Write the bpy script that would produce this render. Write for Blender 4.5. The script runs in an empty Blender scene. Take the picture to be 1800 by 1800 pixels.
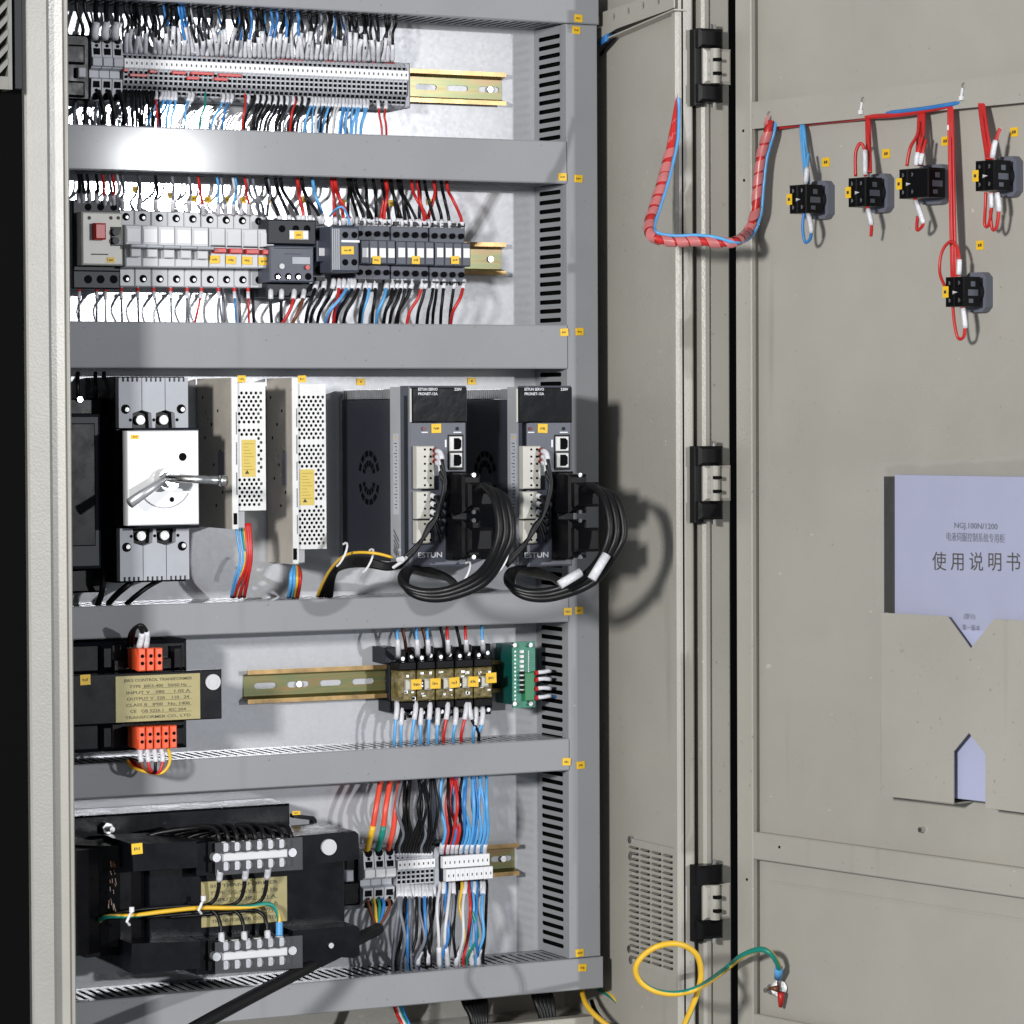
import bpy, math, random
from mathutils import Vector, Matrix
from mathutils.geometry import tessellate_polygon
random.seed(7)
R = math.radians
scene = bpy.context.scene
COL = scene.collection

# ------------------------------------------------------------------ camera
CAM = Vector((-1.1503, -3.3097, 0.9108))
AX = Vector((0.89485, -0.44633, -0.00455)); AY = Vector((-0.01741, -0.02473, -0.99954)); AZ = Vector((0.44602, 0.89452, -0.02991))
FOC = 5916.5            # focal length in photo pixels (1800 wide)
cd = bpy.data.cameras.new("camera"); cam = bpy.data.objects.new("camera", cd); COL.objects.link(cam)
mm = Matrix((AX, -AY, -AZ)).transposed().to_4x4(); mm.translation = CAM
cam.matrix_world = mm
cd.sensor_width = 36; cd.lens = 36 * FOC / 1800; cd.clip_end = 60; cd.clip_start = 0.05
scene.camera = cam

# ------------------------------------------------------------------ light
w = bpy.data.worlds.new("World"); scene.world = w; w.use_nodes = True
w.node_tree.nodes["Background"].inputs[0].default_value = (0.86, 0.93, 1.0, 1)
w.node_tree.nodes["Background"].inputs[1].default_value = 0.30
def area(name, loc, target, size, power, col, sy=None):
    l = bpy.data.lights.new(name, 'AREA'); l.energy = power; l.size = size; l.color = col
    if sy: l.shape = 'RECTANGLE'; l.size_y = sy
    o = bpy.data.objects.new(name, l); COL.objects.link(o); o.location = loc
    o.rotation_euler = (Vector(target) - Vector(loc)).to_track_quat('-Z', 'Y').to_euler()
    return o
area("flash_lamp", (-2.70, -3.05, 1.42), (0.25, -0.1, 0.8), 0.30, 165, (1.0, 0.985, 0.96))
area("ceiling_lamp", (3.70, -10.0, 1.96), (0.1, 0, 0.9), 0.09, 230, (0.97, 0.98, 1.0), 0.13)
area("ceiling_lamp", (3.86, -10.0, 1.94), (0.1, 0, 0.9), 0.09, 230, (0.97, 0.98, 1.0), 0.13)
scene.view_settings.view_transform = 'Standard'; scene.view_settings.look = 'None'
scene.view_settings.gamma = 1; scene.view_settings.exposure = 0
scene.cycles.max_bounces = 6; scene.cycles.diffuse_bounces = 3; scene.cycles.glossy_bounces = 3
scene.cycles.transparent_max_bounces = 6; scene.cycles.use_denoising = True
scene.cycles.sample_clamp_indirect = 4

# ------------------------------------------------------------------ frames: a flat working frame (x along, -y towards the viewer, z up)
class Frame:
    def __init__(s, o, ang):
        s.o = Vector(o); s.a = ang; s.m = Matrix.Translation(s.o) @ Matrix.Rotation(ang, 4, 'Z'); s.i = s.m.inverted()
    def U(s, px, py, y):
        """the point of this frame at depth y that the photo shows at (px, py)"""
        d = AX * ((px - 900) / FOC) + AY * ((py - 900) / FOC) + AZ
        c = s.i @ CAM; dl = s.i.to_3x3() @ d
        t = (y - c.y) / dl.y
        return c + dl * t
W0 = Frame((0, 0, 0), 0)
DA = R(12.81)
DR = Frame((0.666, -0.225, 0), math.atan2(-math.cos(DA), math.sin(DA)))
def UXp(px, py, X):
    d = AX * ((px - 900) / FOC) + AY * ((py - 900) / FOC) + AZ
    return CAM + d * ((X - CAM.x) / d.x)

# ------------------------------------------------------------------ mesh builder
class MB:
    def __init__(s): s.v = []; s.f = []; s.mi = []; s.b = []
    def add(s, vs, fs, mi=0):
        b = len(s.v); s.b.append((b, len(s.f))); s.v += [tuple(p) for p in vs]
        for f in fs: s.f.append(tuple(b + i for i in f)); s.mi.append(mi)
        return s
    def box(s, x0, x1, y0, y1, z0, z1, mi=0):
        x0, x1 = min(x0, x1), max(x0, x1); y0, y1 = min(y0, y1), max(y0, y1); z0, z1 = min(z0, z1), max(z0, z1)
        return s.add([(x0,y0,z0),(x1,y0,z0),(x1,y1,z0),(x0,y1,z0),(x0,y0,z1),(x1,y0,z1),(x1,y1,z1),(x0,y1,z1)],
            [(3,2,1,0),(4,5,6,7),(0,1,5,4),(1,2,6,5),(2,3,7,6),(3,0,4,7)], mi)
    def cbox(s, x0, x1, y0, y1, z0, z1, c=.001, mi=0):
        """box with chamfered front edges (front is y0)"""
        x0, x1 = min(x0, x1), max(x0, x1); y0, y1 = min(y0, y1), max(y0, y1); z0, z1 = min(z0, z1), max(z0, z1)
        vs = [(x0,y1,z0),(x1,y1,z0),(x1,y1,z1),(x0,y1,z1),(x0,y0+c,z0),(x1,y0+c,z0),(x1,y0+c,z1),(x0,y0+c,z1),
              (x0+c,y0,z0+c),(x1-c,y0,z0+c),(x1-c,y0,z1-c),(x0+c,y0,z1-c)]
        fs = [(0,3,2,1),(0,1,5,4),(1,2,6,5),(2,3,7,6),(3,0,4,7),(4,5,9,8),(5,6,10,9),(6,7,11,10),(7,4,8,11),(8,9,10,11)]
        return s.add(vs, fs, mi)
    def cyl(s, p, q, r, n=12, mi=0, r2=None):
        p = Vector(p); q = Vector(q); d = (q - p).normalized(); r2 = r if r2 is None else r2
        a = d.orthogonal().normalized(); b = d.cross(a)
        vs = [p + (a*math.cos(k*2*math.pi/n) + b*math.sin(k*2*math.pi/n))*r for k in range(n)]
        vs += [q + (a*math.cos(k*2*math.pi/n) + b*math.sin(k*2*math.pi/n))*r2 for k in range(n)]
        fs = [(k, (k+1)%n, n+(k+1)%n, n+k) for k in range(n)] + [tuple(range(n-1, -1, -1)), tuple(range(n, 2*n))]
        return s.add(vs, fs, mi)
    def tube(s, pts, r, n=6, mi=0, cols=None, twist=0, close=True):
        pts = [Vector(p) for p in pts]; m = len(pts); up = None; vs = []; fs = []; ms = []
        for i, p in enumerate(pts):
            t = (pts[min(i+1, m-1)] - pts[max(i-1, 0)]).normalized()
            if up is None: up = t.orthogonal().normalized()
            up = (up - t * up.dot(t)).normalized(); b = t.cross(up)
            rr = r(i/(m-1)) if callable(r) else r
            for k in range(n):
                a = k*2*math.pi/n + twist*i/(m-1)
                vs.append(p + (up*math.cos(a) + b*math.sin(a))*rr)
        b0 = len(s.v); s.v += [tuple(x) for x in vs]
        for i in range(m-1):
            for k in range(n):
                s.f.append((b0+i*n+k, b0+i*n+(k+1)%n, b0+(i+1)*n+(k+1)%n, b0+(i+1)*n+k))
                s.mi.append(cols[k % len(cols)] if cols else mi)
        if close:
            s.f.append(tuple(b0+k for k in range(n-1, -1, -1))); s.mi.append(mi)
            s.f.append(tuple(b0+(m-1)*n+k for k in range(n))); s.mi.append(mi)
        return s
    def prism(s, poly, y0, y1, mi=0, holes=(), axis='y'):
        """poly: (x, z) outline, extruded from y0 (front) to y1; holes are outlines cut right through"""
        loops = [list(poly)] + [list(h) for h in holes]
        flat = [p for l in loops for p in l]
        tris = tessellate_polygon([[Vector((p[0], p[1], 0)) for p in l] for l in loops])
        def P(p, y):
            return (p[0], y, p[1]) if axis == 'y' else ((y, p[0], p[1]) if axis == 'x' else (p[0], p[1], y))
        n = len(flat); vs = [P(p, y0) for p in flat] + [P(p, y1) for p in flat]
        fs = [tuple(t) for t in tris] + [tuple(n + i for i in reversed(t)) for t in tris]
        b = 0
        for l in loops:
            m = len(l)
            for k in range(m): fs.append((b+k, b+(k+1)%m, n+b+(k+1)%m, n+b+k))
            b += m
        return s.add(vs, fs, mi)
    def sheet(s, x0, x1, rows, y0, y1, mi=0, axis='y', rim=True):
        """perforated sheet: rows = [(z0, z1, [hole outlines left to right])]; every hole is a real opening"""
        def P(p, y): return (p[0], y, p[1]) if axis == 'y' else ((y, p[0], p[1]) if axis == 'x' else (p[0], p[1], y))
        vs = []; fs = []
        for z0, z1, hs in rows:
            ext = [(min(p[0] for p in h), max(p[0] for p in h)) for h in hs]
            cuts = [x0] + [(a[1]+b[0])/2 for a, b in zip(ext, ext[1:])] + [x1]
            for k in range(max(1, len(hs))):
                rect = [(cuts[k], z0), (cuts[k+1], z0), (cuts[k+1], z1), (cuts[k], z1)] if hs else [(x0, z0), (x1, z0), (x1, z1), (x0, z1)]
                h = list(hs[k]) if hs else []
                pts = rect + h; b = len(vs); n = len(pts)
                if h: tr = tessellate_polygon([[Vector((p[0], p[1], 0)) for p in rect], [Vector((p[0], p[1], 0)) for p in h]])
                else: tr = [(0,1,2), (0,2,3)]
                vs += [P(p, y0) for p in pts] + [P(p, y1) for p in pts]
                for t in tr: fs.append(tuple(b+i for i in t)); fs.append(tuple(b+n+i for i in reversed(t)))
                m = len(h)
                for j in range(m): fs.append((b+4+j, b+4+(j+1)%m, b+n+4+(j+1)%m, b+n+4+j))
        if rim:
            za, zb = rows[0][0], rows[-1][1]; b = len(vs)
            vs += [P(p, y) for y in (y0, y1) for p in ((x0, za), (x1, za), (x1, zb), (x0, zb))]
            fs += [(b, b+1, b+5, b+4), (b+1, b+2, b+6, b+5), (b+2, b+3, b+7, b+6), (b+3, b, b+4, b+7)]
        return s.add(vs, fs, mi)
    def mesh(s, name, mats, off=Vector((0,0,0)), smooth=False, fix=True):
        me = bpy.data.meshes.new(name)
        me.from_pydata([(x-off.x, y-off.y, z-off.z) for x, y, z in s.v], [], s.f)
        for m in mats: me.materials.append(m)
        if len(mats) > 1: me.polygons.foreach_set("material_index", s.mi)
        if smooth: me.polygons.foreach_set("use_smooth", [True]*len(me.polygons))
        me.update()
        return me

def link(name, me, parent=None, frame=W0, loc=None):
    o = bpy.data.objects.new(name, me); COL.objects.link(o)
    if parent: o.parent = parent
    if loc is not None:
        if parent: o.location = loc
        else: o.matrix_world = frame.m @ Matrix.Translation(loc)
    return o
def tag_props(o, label=None, cat=None, group=None, kind=None):
    if label: o['label'] = label
    if cat: o['category'] = cat
    if group: o['group'] = group
    if kind: o['kind'] = kind
    return o
SPLIT = set('wire_opening grille_screw terminal_barrier bracket_rib screw_recess terminal_screw marker_strip plate_hole strip_screw leaf_slot ribbed_cover terminal_cover board_screw setting_dial terminal_lug thumb_screw cable_gland_strip side_rib ridge cover_screw connector_rib'.split())
class Thing:
    """an Empty at the base of a thing; parts are given in the frame's own coordinates"""
    def __init__(s, name, label, cat, loc, frame=W0, group=None):
        s.loc = Vector(loc); s.frame = frame
        s.o = bpy.data.objects.new(name, None); COL.objects.link(s.o); s.o.empty_display_size = .01
        s.o.matrix_world = frame.m @ Matrix.Translation(s.loc)
        tag_props(s.o, label, cat, group)
    def part(s, name, mb, mats, parent=None, smooth=False, label=None, kind=None):
        if not isinstance(mats, (list, tuple)): mats = [mats]
        if name in SPLIT and len(mb.b) > 1:
            e = mb.b + [(len(mb.v), len(mb.f))]
            for (v0, f0), (v1, f1) in zip(e, e[1:]):
                q = MB(); q.v = mb.v[v0:v1]; q.f = [tuple(i-v0 for i in f) for f in mb.f[f0:f1]]; q.mi = mb.mi[f0:f1]; q.b = [(0, 0)]
                o = s.part(name, q, mats, parent, smooth)
            return o
        o = bpy.data.objects.new(name, mb.mesh(name, mats, s.loc, smooth)); COL.objects.link(o)
        o.parent = parent or s.o
        if label: o['label'] = label
        if kind: o['kind'] = kind
        return o
    def like(s, src, off=Vector((0,0,0)), parent=None):
        """another part sharing src's mesh, moved by off"""
        o = src.copy(); COL.objects.link(o); o.parent = parent or s.o; o.location = src.location + Vector(off)
        return o
def single(name, label, cat, mb, mats, loc, frame=W0, group=None, smooth=False, kind=None):
    if not isinstance(mats, (list, tuple)): mats = [mats]
    loc = Vector(loc)
    o = bpy.data.objects.new(name, mb.mesh(name, mats, loc, smooth)); COL.objects.link(o)
    o.matrix_world = frame.m @ Matrix.Translation(loc)
    tag_props(o, label, cat, group, kind); return o
def copy_thing(root, off, label, group=None):
    r = root.copy(); COL.objects.link(r); r.matrix_world = Matrix.Translation(off) @ root.matrix_world
    r['label'] = label
    if group: r['group'] = group
    for ch in list(root.children):
        c = ch.copy(); COL.objects.link(c); c.parent = r
        for g in list(ch.children):
            d = g.copy(); COL.objects.link(d); d.parent = c
    return r

def rectF(F, x0, y0, x1, y1, y):
    """photo rectangle -> (x0, x1, z0, z1) of frame F at depth y"""
    xm, ym = (x0+x1)/2, (y0+y1)/2
    return F.U(x0, ym, y).x, F.U(x1, ym, y).x, F.U(xm, y1, y).z, F.U(xm, y0, y).z
def pb(mb, px, yf, yb, F=W0, mi=0, c=0):
    x0, x1, z0, z1 = rectF(F, *px, yf)
    return mb.cbox(x0, x1, yf, yb, z0, z1, c, mi) if c else mb.box(x0, x1, yf, yb, z0, z1, mi)
def pc(mb, px, py, rpx, yf, yb, F=W0, mi=0, n=14, r2=None):
    c = F.U(px, py, yf); r = rpx / 1620
    return mb.cyl((c.x, yb, c.z), (c.x, yf, c.z), r, n, mi, r2 and r2/1620)
def smooth_path(P, seg=5):
    P = [Vector(p) for p in P]; out = []
    for i in range(len(P)-1):
        a = P[max(i-1, 0)]; b = P[i]; c = P[i+1]; d = P[min(i+2, len(P)-1)]
        for k in range(seg):
            t = k/seg
            out.append(.5*((2*b) + (c-a)*t + (2*a-5*b+4*c-d)*t*t + (3*b-a-3*c+d)*t**3))
    out.append(P[-1]); return out
def circ(cx, cz, r, n=10, rz=None, ph=0):
    rz = r if rz is None else rz
    return [(cx + r*math.cos(ph+k*2*math.pi/n), cz + rz*math.sin(ph+k*2*math.pi/n)) for k in range(n)]
def slot(x0, x1, z0, z1, n=4):
    """horizontal slot with round ends"""
    r = (z1-z0)/2; zc = (z0+z1)/2; out = []
    for k in range(n+1): a = -math.pi/2 + math.pi*k/n; out.append((x1-r+r*math.cos(a), zc+r*math.sin(a)))
    for k in range(n+1): a = math.pi/2 + math.pi*k/n; out.append((x0+r+r*math.cos(a), zc+r*math.sin(a)))
    return out
_tc = {}
def text_mesh(s, size):
    k = (s, size)
    if k not in _tc:
        c = bpy.data.curves.new("lettering", 'FONT'); c.body = s; c.size = size; c.align_x = 'CENTER'; c.align_y = 'CENTER'
        c.extrude = .00008; c.resolution_u = 3; c.offset = size*.012 if s.isascii() else 0; c.space_character = 1.0
        o = bpy.data.objects.new("lettering_source", c); COL.objects.link(o)
        dg = bpy.context.evaluated_depsgraph_get(); me = bpy.data.meshes.new_from_object(o.evaluated_get(dg))
        bpy.data.objects.remove(o); _tc[k] = me
    return _tc[k]
def text(T, s, px, py, y, hpx, mat, stretch=None, parent=None, name="lettering"):
    """lettering centred at the photo point, hpx tall in the photo"""
    size = hpx/1620/.72
    me = text_mesh(s, size).copy(); me.materials.clear(); me.materials.append(mat); me.name = name
    o = bpy.data.objects.new(name, me); COL.objects.link(o); o.parent = parent or T.o
    c = T.frame.U(px, py, y) - T.loc
    o.location = c; o.rotation_euler = (R(90), 0, 0)
    if stretch:
        xs = [v.co.x for v in me.vertices]; wd = (max(xs)-min(xs)) or 1
        wa = (T.frame.U(px+stretch/2, py, y) - T.frame.U(px-stretch/2, py, y)).x
        for v in me.vertices: v.co.x *= wa/wd
    return o

# ------------------------------------------------------------------ materials
def mat(name, col, rough=.5, metal=0, bump=0, bscale=300, var=0, vscale=20, spec=.5, coat=0, trans=None, alpha=None, sheen=0, rvar=0):
    m = bpy.data.materials.new(name); m.use_nodes = True; nt = m.node_tree; b = nt.nodes["Principled BSDF"]
    b.inputs["Base Color"].default_value = (*col, 1); b.inputs["Roughness"].default_value = rough
    b.inputs["Metallic"].default_value = metal; b.inputs["Specular IOR Level"].default_value = spec
    if coat: b.inputs["Coat Weight"].default_value = coat; b.inputs["Coat Roughness"].default_value = .12
    if trans: b.inputs["Transmission Weight"].default_value = trans
    if alpha is not None: b.inputs["Alpha"].default_value = alpha
    tc = nt.nodes.new("ShaderNodeTexCoord")
    if var or rvar:
        n = nt.nodes.new("ShaderNodeTexNoise"); n.inputs["Scale"].default_value = vscale; n.inputs["Detail"].default_value = 6; n.inputs["Roughness"].default_value = .6
        nt.links.new(tc.outputs["Object"], n.inputs["Vector"])
        if var:
            r = nt.nodes.new("ShaderNodeMapRange"); r.inputs[1].default_value = .3; r.inputs[2].default_value = .7
            r.inputs[3].default_value = 1-var; r.inputs[4].default_value = 1+var
            nt.links.new(n.outputs["Fac"], r.inputs[0])
            x = nt.nodes.new("ShaderNodeVectorMath"); x.operation = 'SCALE'; x.inputs[0].default_value = col
            nt.links.new(r.outputs[0], x.inputs["Scale"]); nt.links.new(x.outputs[0], b.inputs["Base Color"])
        if rvar:
            r = nt.nodes.new("ShaderNodeMapRange"); r.inputs[1].default_value = .3; r.inputs[2].default_value = .7
            r.inputs[3].default_value = max(.03, rough-rvar); r.inputs[4].default_value = min(1, rough+rvar)
            nt.links.new(n.outputs["Fac"], r.inputs[0]); nt.links.new(r.outputs[0], b.inputs["Roughness"])
    if bump:
        n = nt.nodes.new("ShaderNodeTexNoise"); n.inputs["Scale"].default_value = bscale; n.inputs["Detail"].default_value = 3
        nt.links.new(tc.outputs["Object"], n.inputs["Vector"])
        bp = nt.nodes.new("ShaderNodeBump"); bp.inputs["Strength"].default_value = bump; bp.inputs["Distance"].default_value = .0006
        nt.links.new(n.outputs["Fac"], bp.inputs["Height"]); nt.links.new(bp.outputs[0], b.inputs["Normal"])
    return m
M = {}
M['duct'] = mat("grey_pvc", (.29,.295,.312), .085, var=.03, vscale=9, bump=.010, bscale=30, spec=.016)
M['paint'] = mat("beige_powder_coat", (.388,.371,.330), .30, bump=.2, bscale=420, var=.07, vscale=4, rvar=.06)
M['paint_front'] = mat("beige_textured_paint", (.32,.312,.285), .36, bump=.4, bscale=420, var=.04, vscale=30)
M['black'] = mat("black_plastic", (.004,.004,.005), .32, spec=.12, bump=.02, bscale=400, rvar=.08, vscale=60)
M['blackpaint'] = mat("black_enamel", (.004,.0045,.0065), .28, spec=.14, bump=.03, bscale=500, rvar=.06, vscale=40)
M['slate'] = mat("slate_grey_plastic", (.075,.083,.108), .42, var=.08, vscale=60)
M['slate_d'] = mat("dark_grey_plastic", (.011,.013,.019), .40, spec=.2, var=.1, vscale=50)
M['slate_c'] = mat("blue_black_plastic", (.062,.070,.095), .42, spec=.35, var=.1, vscale=50)
M['grey'] = mat("light_grey_plastic", (.34,.355,.39), .45, var=.05, vscale=60)
M['lgrey'] = mat("pale_grey_plastic", (.50,.51,.53), .42, var=.04, vscale=60)
M['cream'] = mat("cream_plastic", (.50,.49,.44), .4, var=.04, vscale=60)
M['white'] = mat("white_plastic", (.74,.74,.76), .45, var=.03, vscale=80)
M['sleeve'] = mat("white_sleeve", (.64,.64,.68), .4, var=.18, vscale=420)
M['hole'] = mat("dark_recess", (.003,.003,.004), .7, spec=.06)
M['tgrey'] = mat("terminal_grey", (.44,.455,.49), .45, var=.08, vscale=80)
M['louvre'] = mat("weathered_grey_paint", (.19,.185,.165), .5, var=.1, vscale=40)
M['yellow'] = mat("yellow_label", (.80,.49,.015), .5, var=.08, vscale=150)
M['ink'] = mat("dark_print", (.04,.035,.03), .6)
M['whiteink'] = mat("white_print", (.75,.76,.8), .6)
M['red'] = mat("red_plastic", (.45,.015,.012), .38, var=.1, vscale=100)
M['wred'] = mat("red_insulation", (.52,.022,.02), .38, var=.12, vscale=70)
M['worange'] = mat("orange_red_insulation", (.72,.075,.04), .38, var=.08, vscale=70)
M['wblue'] = mat("blue_insulation", (.035,.19,.50), .38, var=.12, vscale=70)
M['wblue2'] = mat("light_blue_insulation", (.10,.36,.70), .38, var=.12, vscale=70)
M['wblack'] = mat("black_insulation", (.005,.005,.006), .42, spec=.3, rvar=.08, vscale=90)
M['wgrey'] = mat("grey_insulation", (.16,.17,.20), .4, var=.1, vscale=70)
M['wwhite'] = mat("white_insulation", (.62,.62,.64), .4, var=.1, vscale=70)
M['wyel'] = mat("yellow_insulation", (.75,.45,.03), .4, var=.08, vscale=70)
M['wgreen'] = mat("green_insulation", (.01,.22,.17), .4, var=.08, vscale=70)
M['wbrown'] = mat("brown_insulation", (.16,.05,.02), .4)
M['orange'] = mat("orange_terminal_plastic", (.78,.105,.035), .4, var=.06, vscale=90)
M['steel'] = mat("zinc_steel", (.62,.62,.62), .28, 1, rvar=.12, vscale=120, var=.1)
M['alu'] = mat("brushed_aluminium", (.60,.61,.63), .38, .75, var=.08, vscale=40, rvar=.1)
M['psuside'] = mat("dull_steel_sheet", (.50,.46,.40), .38, .15, var=.22, vscale=12, rvar=.12)
M['psu'] = mat("white_zinc_sheet", (.50,.50,.49), .38, .15, var=.06, vscale=60)
M['gold'] = mat("gold_rating_plate", (.33,.285,.13), .45, .2, var=.08, vscale=60)
M['pcb'] = mat("green_circuit_board", (.03,.20,.13), .35, var=.25, vscale=140)
M['pcbd'] = mat("dark_teal_board", (.0,.07,.06), .4)
M['paper'] = mat("lilac_paper", (.42,.44,.62), .7, var=.03, vscale=15)
M['gap_black'] = mat("black_seal_and_gap_shade", (.002,.002,.002), .8, spec=.05)  # black for seal rubber and for the shade in gaps
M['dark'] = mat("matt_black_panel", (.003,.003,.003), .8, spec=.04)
M['servo_side'] = mat("charcoal_casing", (.026,.029,.039), .4, spec=.3, var=.06, vscale=20)
M['servo_strip'] = mat("satin_aluminium_strip", (.42,.43,.46), .4, .15, var=.05, vscale=30)
M['screw'] = mat("dull_screw_steel", (.42,.42,.42), .4, .5, var=.3, vscale=400)
M['cap'] = mat("off_white_cap", (.52,.52,.54), .4)
M['amber'] = mat("amber_relay_case", (.15,.12,.045), .2, var=.75, vscale=160, rvar=.1)
M['gloss'] = mat("glossy_black_film", (.004,.0045,.006), .12, spec=.4, bump=.6, bscale=35)
M['wrap'] = mat("pink_spiral_wrap", (.62,.20,.20), .32, alpha=.78, var=.1, vscale=80)
M['film'] = mat("clear_plastic_film", (.40,.40,.39), .10, alpha=.14, bump=1.0, bscale=25)
M['clear'] = mat("clear_acrylic_cover", (.5,.5,.55), .08, alpha=.07)
def scuffed(m, amount=.35):
    """adds sparse specks, rubbed streaks and faint smudges to a painted surface"""
    nt = m.node_tree; b = nt.nodes["Principled BSDF"]; src = b.inputs["Base Color"].links[0].from_socket
    tc = nt.nodes.new("ShaderNodeTexCoord"); out = src
    for sc, st, lo, hi, k in ((190, (1,1,1), .70, .78, .55), (34, (1,1,.06), .66, .80, .80), (7, (1,1,1), .52, .72, .93), (90, (.5,1,1), .735, .76, 1.35)):
        mp = nt.nodes.new("ShaderNodeMapping"); mp.inputs["Scale"].default_value = st
        if k == .80: mp.inputs["Rotation"].default_value = (.5, .4, .3)
        n = nt.nodes.new("ShaderNodeTexNoise"); n.inputs["Scale"].default_value = sc; n.inputs["Detail"].default_value = 2
        nt.links.new(tc.outputs["Object"], mp.inputs[0]); nt.links.new(mp.outputs[0], n.inputs["Vector"])
        r = nt.nodes.new("ShaderNodeMapRange"); r.inputs[1].default_value = lo; r.inputs[2].default_value = hi; r.inputs[3].default_value = 1; r.inputs[4].default_value = 1+(k-1)*amount
        nt.links.new(n.outputs["Fac"], r.inputs[0])
        x = nt.nodes.new("ShaderNodeVectorMath"); x.operation = 'SCALE'; nt.links.new(out, x.inputs[0]); nt.links.new(r.outputs[0], x.inputs["Scale"]); out = x.outputs[0]
    nt.links.new(out, b.inputs["Base Color"])
scuffed(M['paint'], .8); scuffed(M['duct'], .7); scuffed(M['psuside'], 1.5)
def galvanised():
    m = bpy.data.materials.new("galvanised_sheet"); m.use_nodes = True; nt = m.node_tree; b = nt.nodes["Principled BSDF"]
    tc = nt.nodes.new("ShaderNodeTexCoord")
    v = nt.nodes.new("ShaderNodeTexVoronoi"); v.inputs["Scale"].default_value = 260; nt.links.new(tc.outputs["Object"], v.inputs["Vector"])
    n = nt.nodes.new("ShaderNodeTexNoise"); n.inputs["Scale"].default_value = 5; n.inputs["Detail"].default_value = 9; nt.links.new(tc.outputs["Object"], n.inputs["Vector"])
    bw = nt.nodes.new("ShaderNodeRGBToBW"); nt.links.new(v.outputs["Color"], bw.inputs[0])
    mx = nt.nodes.new("ShaderNodeMix"); mx.inputs[0].default_value = .72; nt.links.new(bw.outputs[0], mx.inputs[2]); nt.links.new(n.outputs["Fac"], mx.inputs[3])
    cr = nt.nodes.new("ShaderNodeMapRange"); cr.inputs[1].default_value = .2; cr.inputs[2].default_value = .8; cr.inputs[3].default_value = .93; cr.inputs[4].default_value = 1.07
    nt.links.new(mx.outputs[0], cr.inputs[0])
    sc = nt.nodes.new("ShaderNodeVectorMath"); sc.operation = 'SCALE'; sc.inputs[0].default_value = (.56,.57,.60)
    nt.links.new(cr.outputs[0], sc.inputs["Scale"]); nt.links.new(sc.outputs[0], b.inputs["Base Color"])
    rr = nt.nodes.new("ShaderNodeMapRange"); rr.inputs[1].default_value = .2; rr.inputs[2].default_value = .8; rr.inputs[3].default_value = .115; rr.inputs[4].default_value = .145
    nt.links.new(mx.outputs[0], rr.inputs[0]); nt.links.new(rr.outputs[0], b.inputs["Roughness"])
    b.inputs["Metallic"].default_value = .18
    bp = nt.nodes.new("ShaderNodeBump"); bp.inputs["Strength"].default_value = .015; bp.inputs["Distance"].default_value = .001
    nt.links.new(mx.outputs[0], bp.inputs["Height"]); nt.links.new(bp.outputs[0], b.inputs["Normal"])
    return m
M['galv'] = galvanised()
def chromate():
    m = bpy.data.materials.new("yellow_chromate_steel"); m.use_nodes = True; nt = m.node_tree; b = nt.nodes["Principled BSDF"]
    tc = nt.nodes.new("ShaderNodeTexCoord"); mp = nt.nodes.new("ShaderNodeMapping"); mp.inputs["Scale"].default_value = (6, 40, 60)
    n = nt.nodes.new("ShaderNodeTexNoise"); n.inputs["Scale"].default_value = 1.6; n.inputs["Detail"].default_value = 3
    nt.links.new(tc.outputs["Object"], mp.inputs[0]); nt.links.new(mp.outputs[0], n.inputs["Vector"])
    r = nt.nodes.new("ShaderNodeValToRGB"); e = r.color_ramp.elements
    e[0].position = .3; e[0].color = (.19,.155,.06,1); e[1].position = .75; e[1].color = (.30,.12,.09,1)
    for p, c in ((.42, (.24,.21,.09,1)), (.52, (.17,.20,.09,1)), (.6, (.25,.20,.085,1))):
        x = e.new(p); x.color = c
    nt.links.new(n.outputs["Fac"], r.inputs[0]); nt.links.new(r.outputs[0], b.inputs["Base Color"])
    b.inputs["Metallic"].default_value = .35; b.inputs["Roughness"].default_value = .2
    return m
M['chrom'] = chromate()
M['bend'] = mat('chromate_bend', (.22,.16,.05), .18, 1, var=.3, vscale=30)
M['flange'] = mat('pinkish_chromate', (.34,.22,.09), .25, .5, var=.45, vscale=45)

ORD = "first second third fourth fifth sixth seventh eighth ninth tenth eleventh twelfth thirteenth fourteenth fifteenth sixteenth seventeenth eighteenth nineteenth".split()
TENS = {2:"twent",3:"thirt",4:"fort",5:"fift",6:"sixt",7:"sevent"}
def nth(k):
    if k <= 19: return ORD[k-1]
    t, u = divmod(k, 10)
    return TENS[t] + ("ieth" if u == 0 else "y-" + ORD[u-1])

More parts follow.
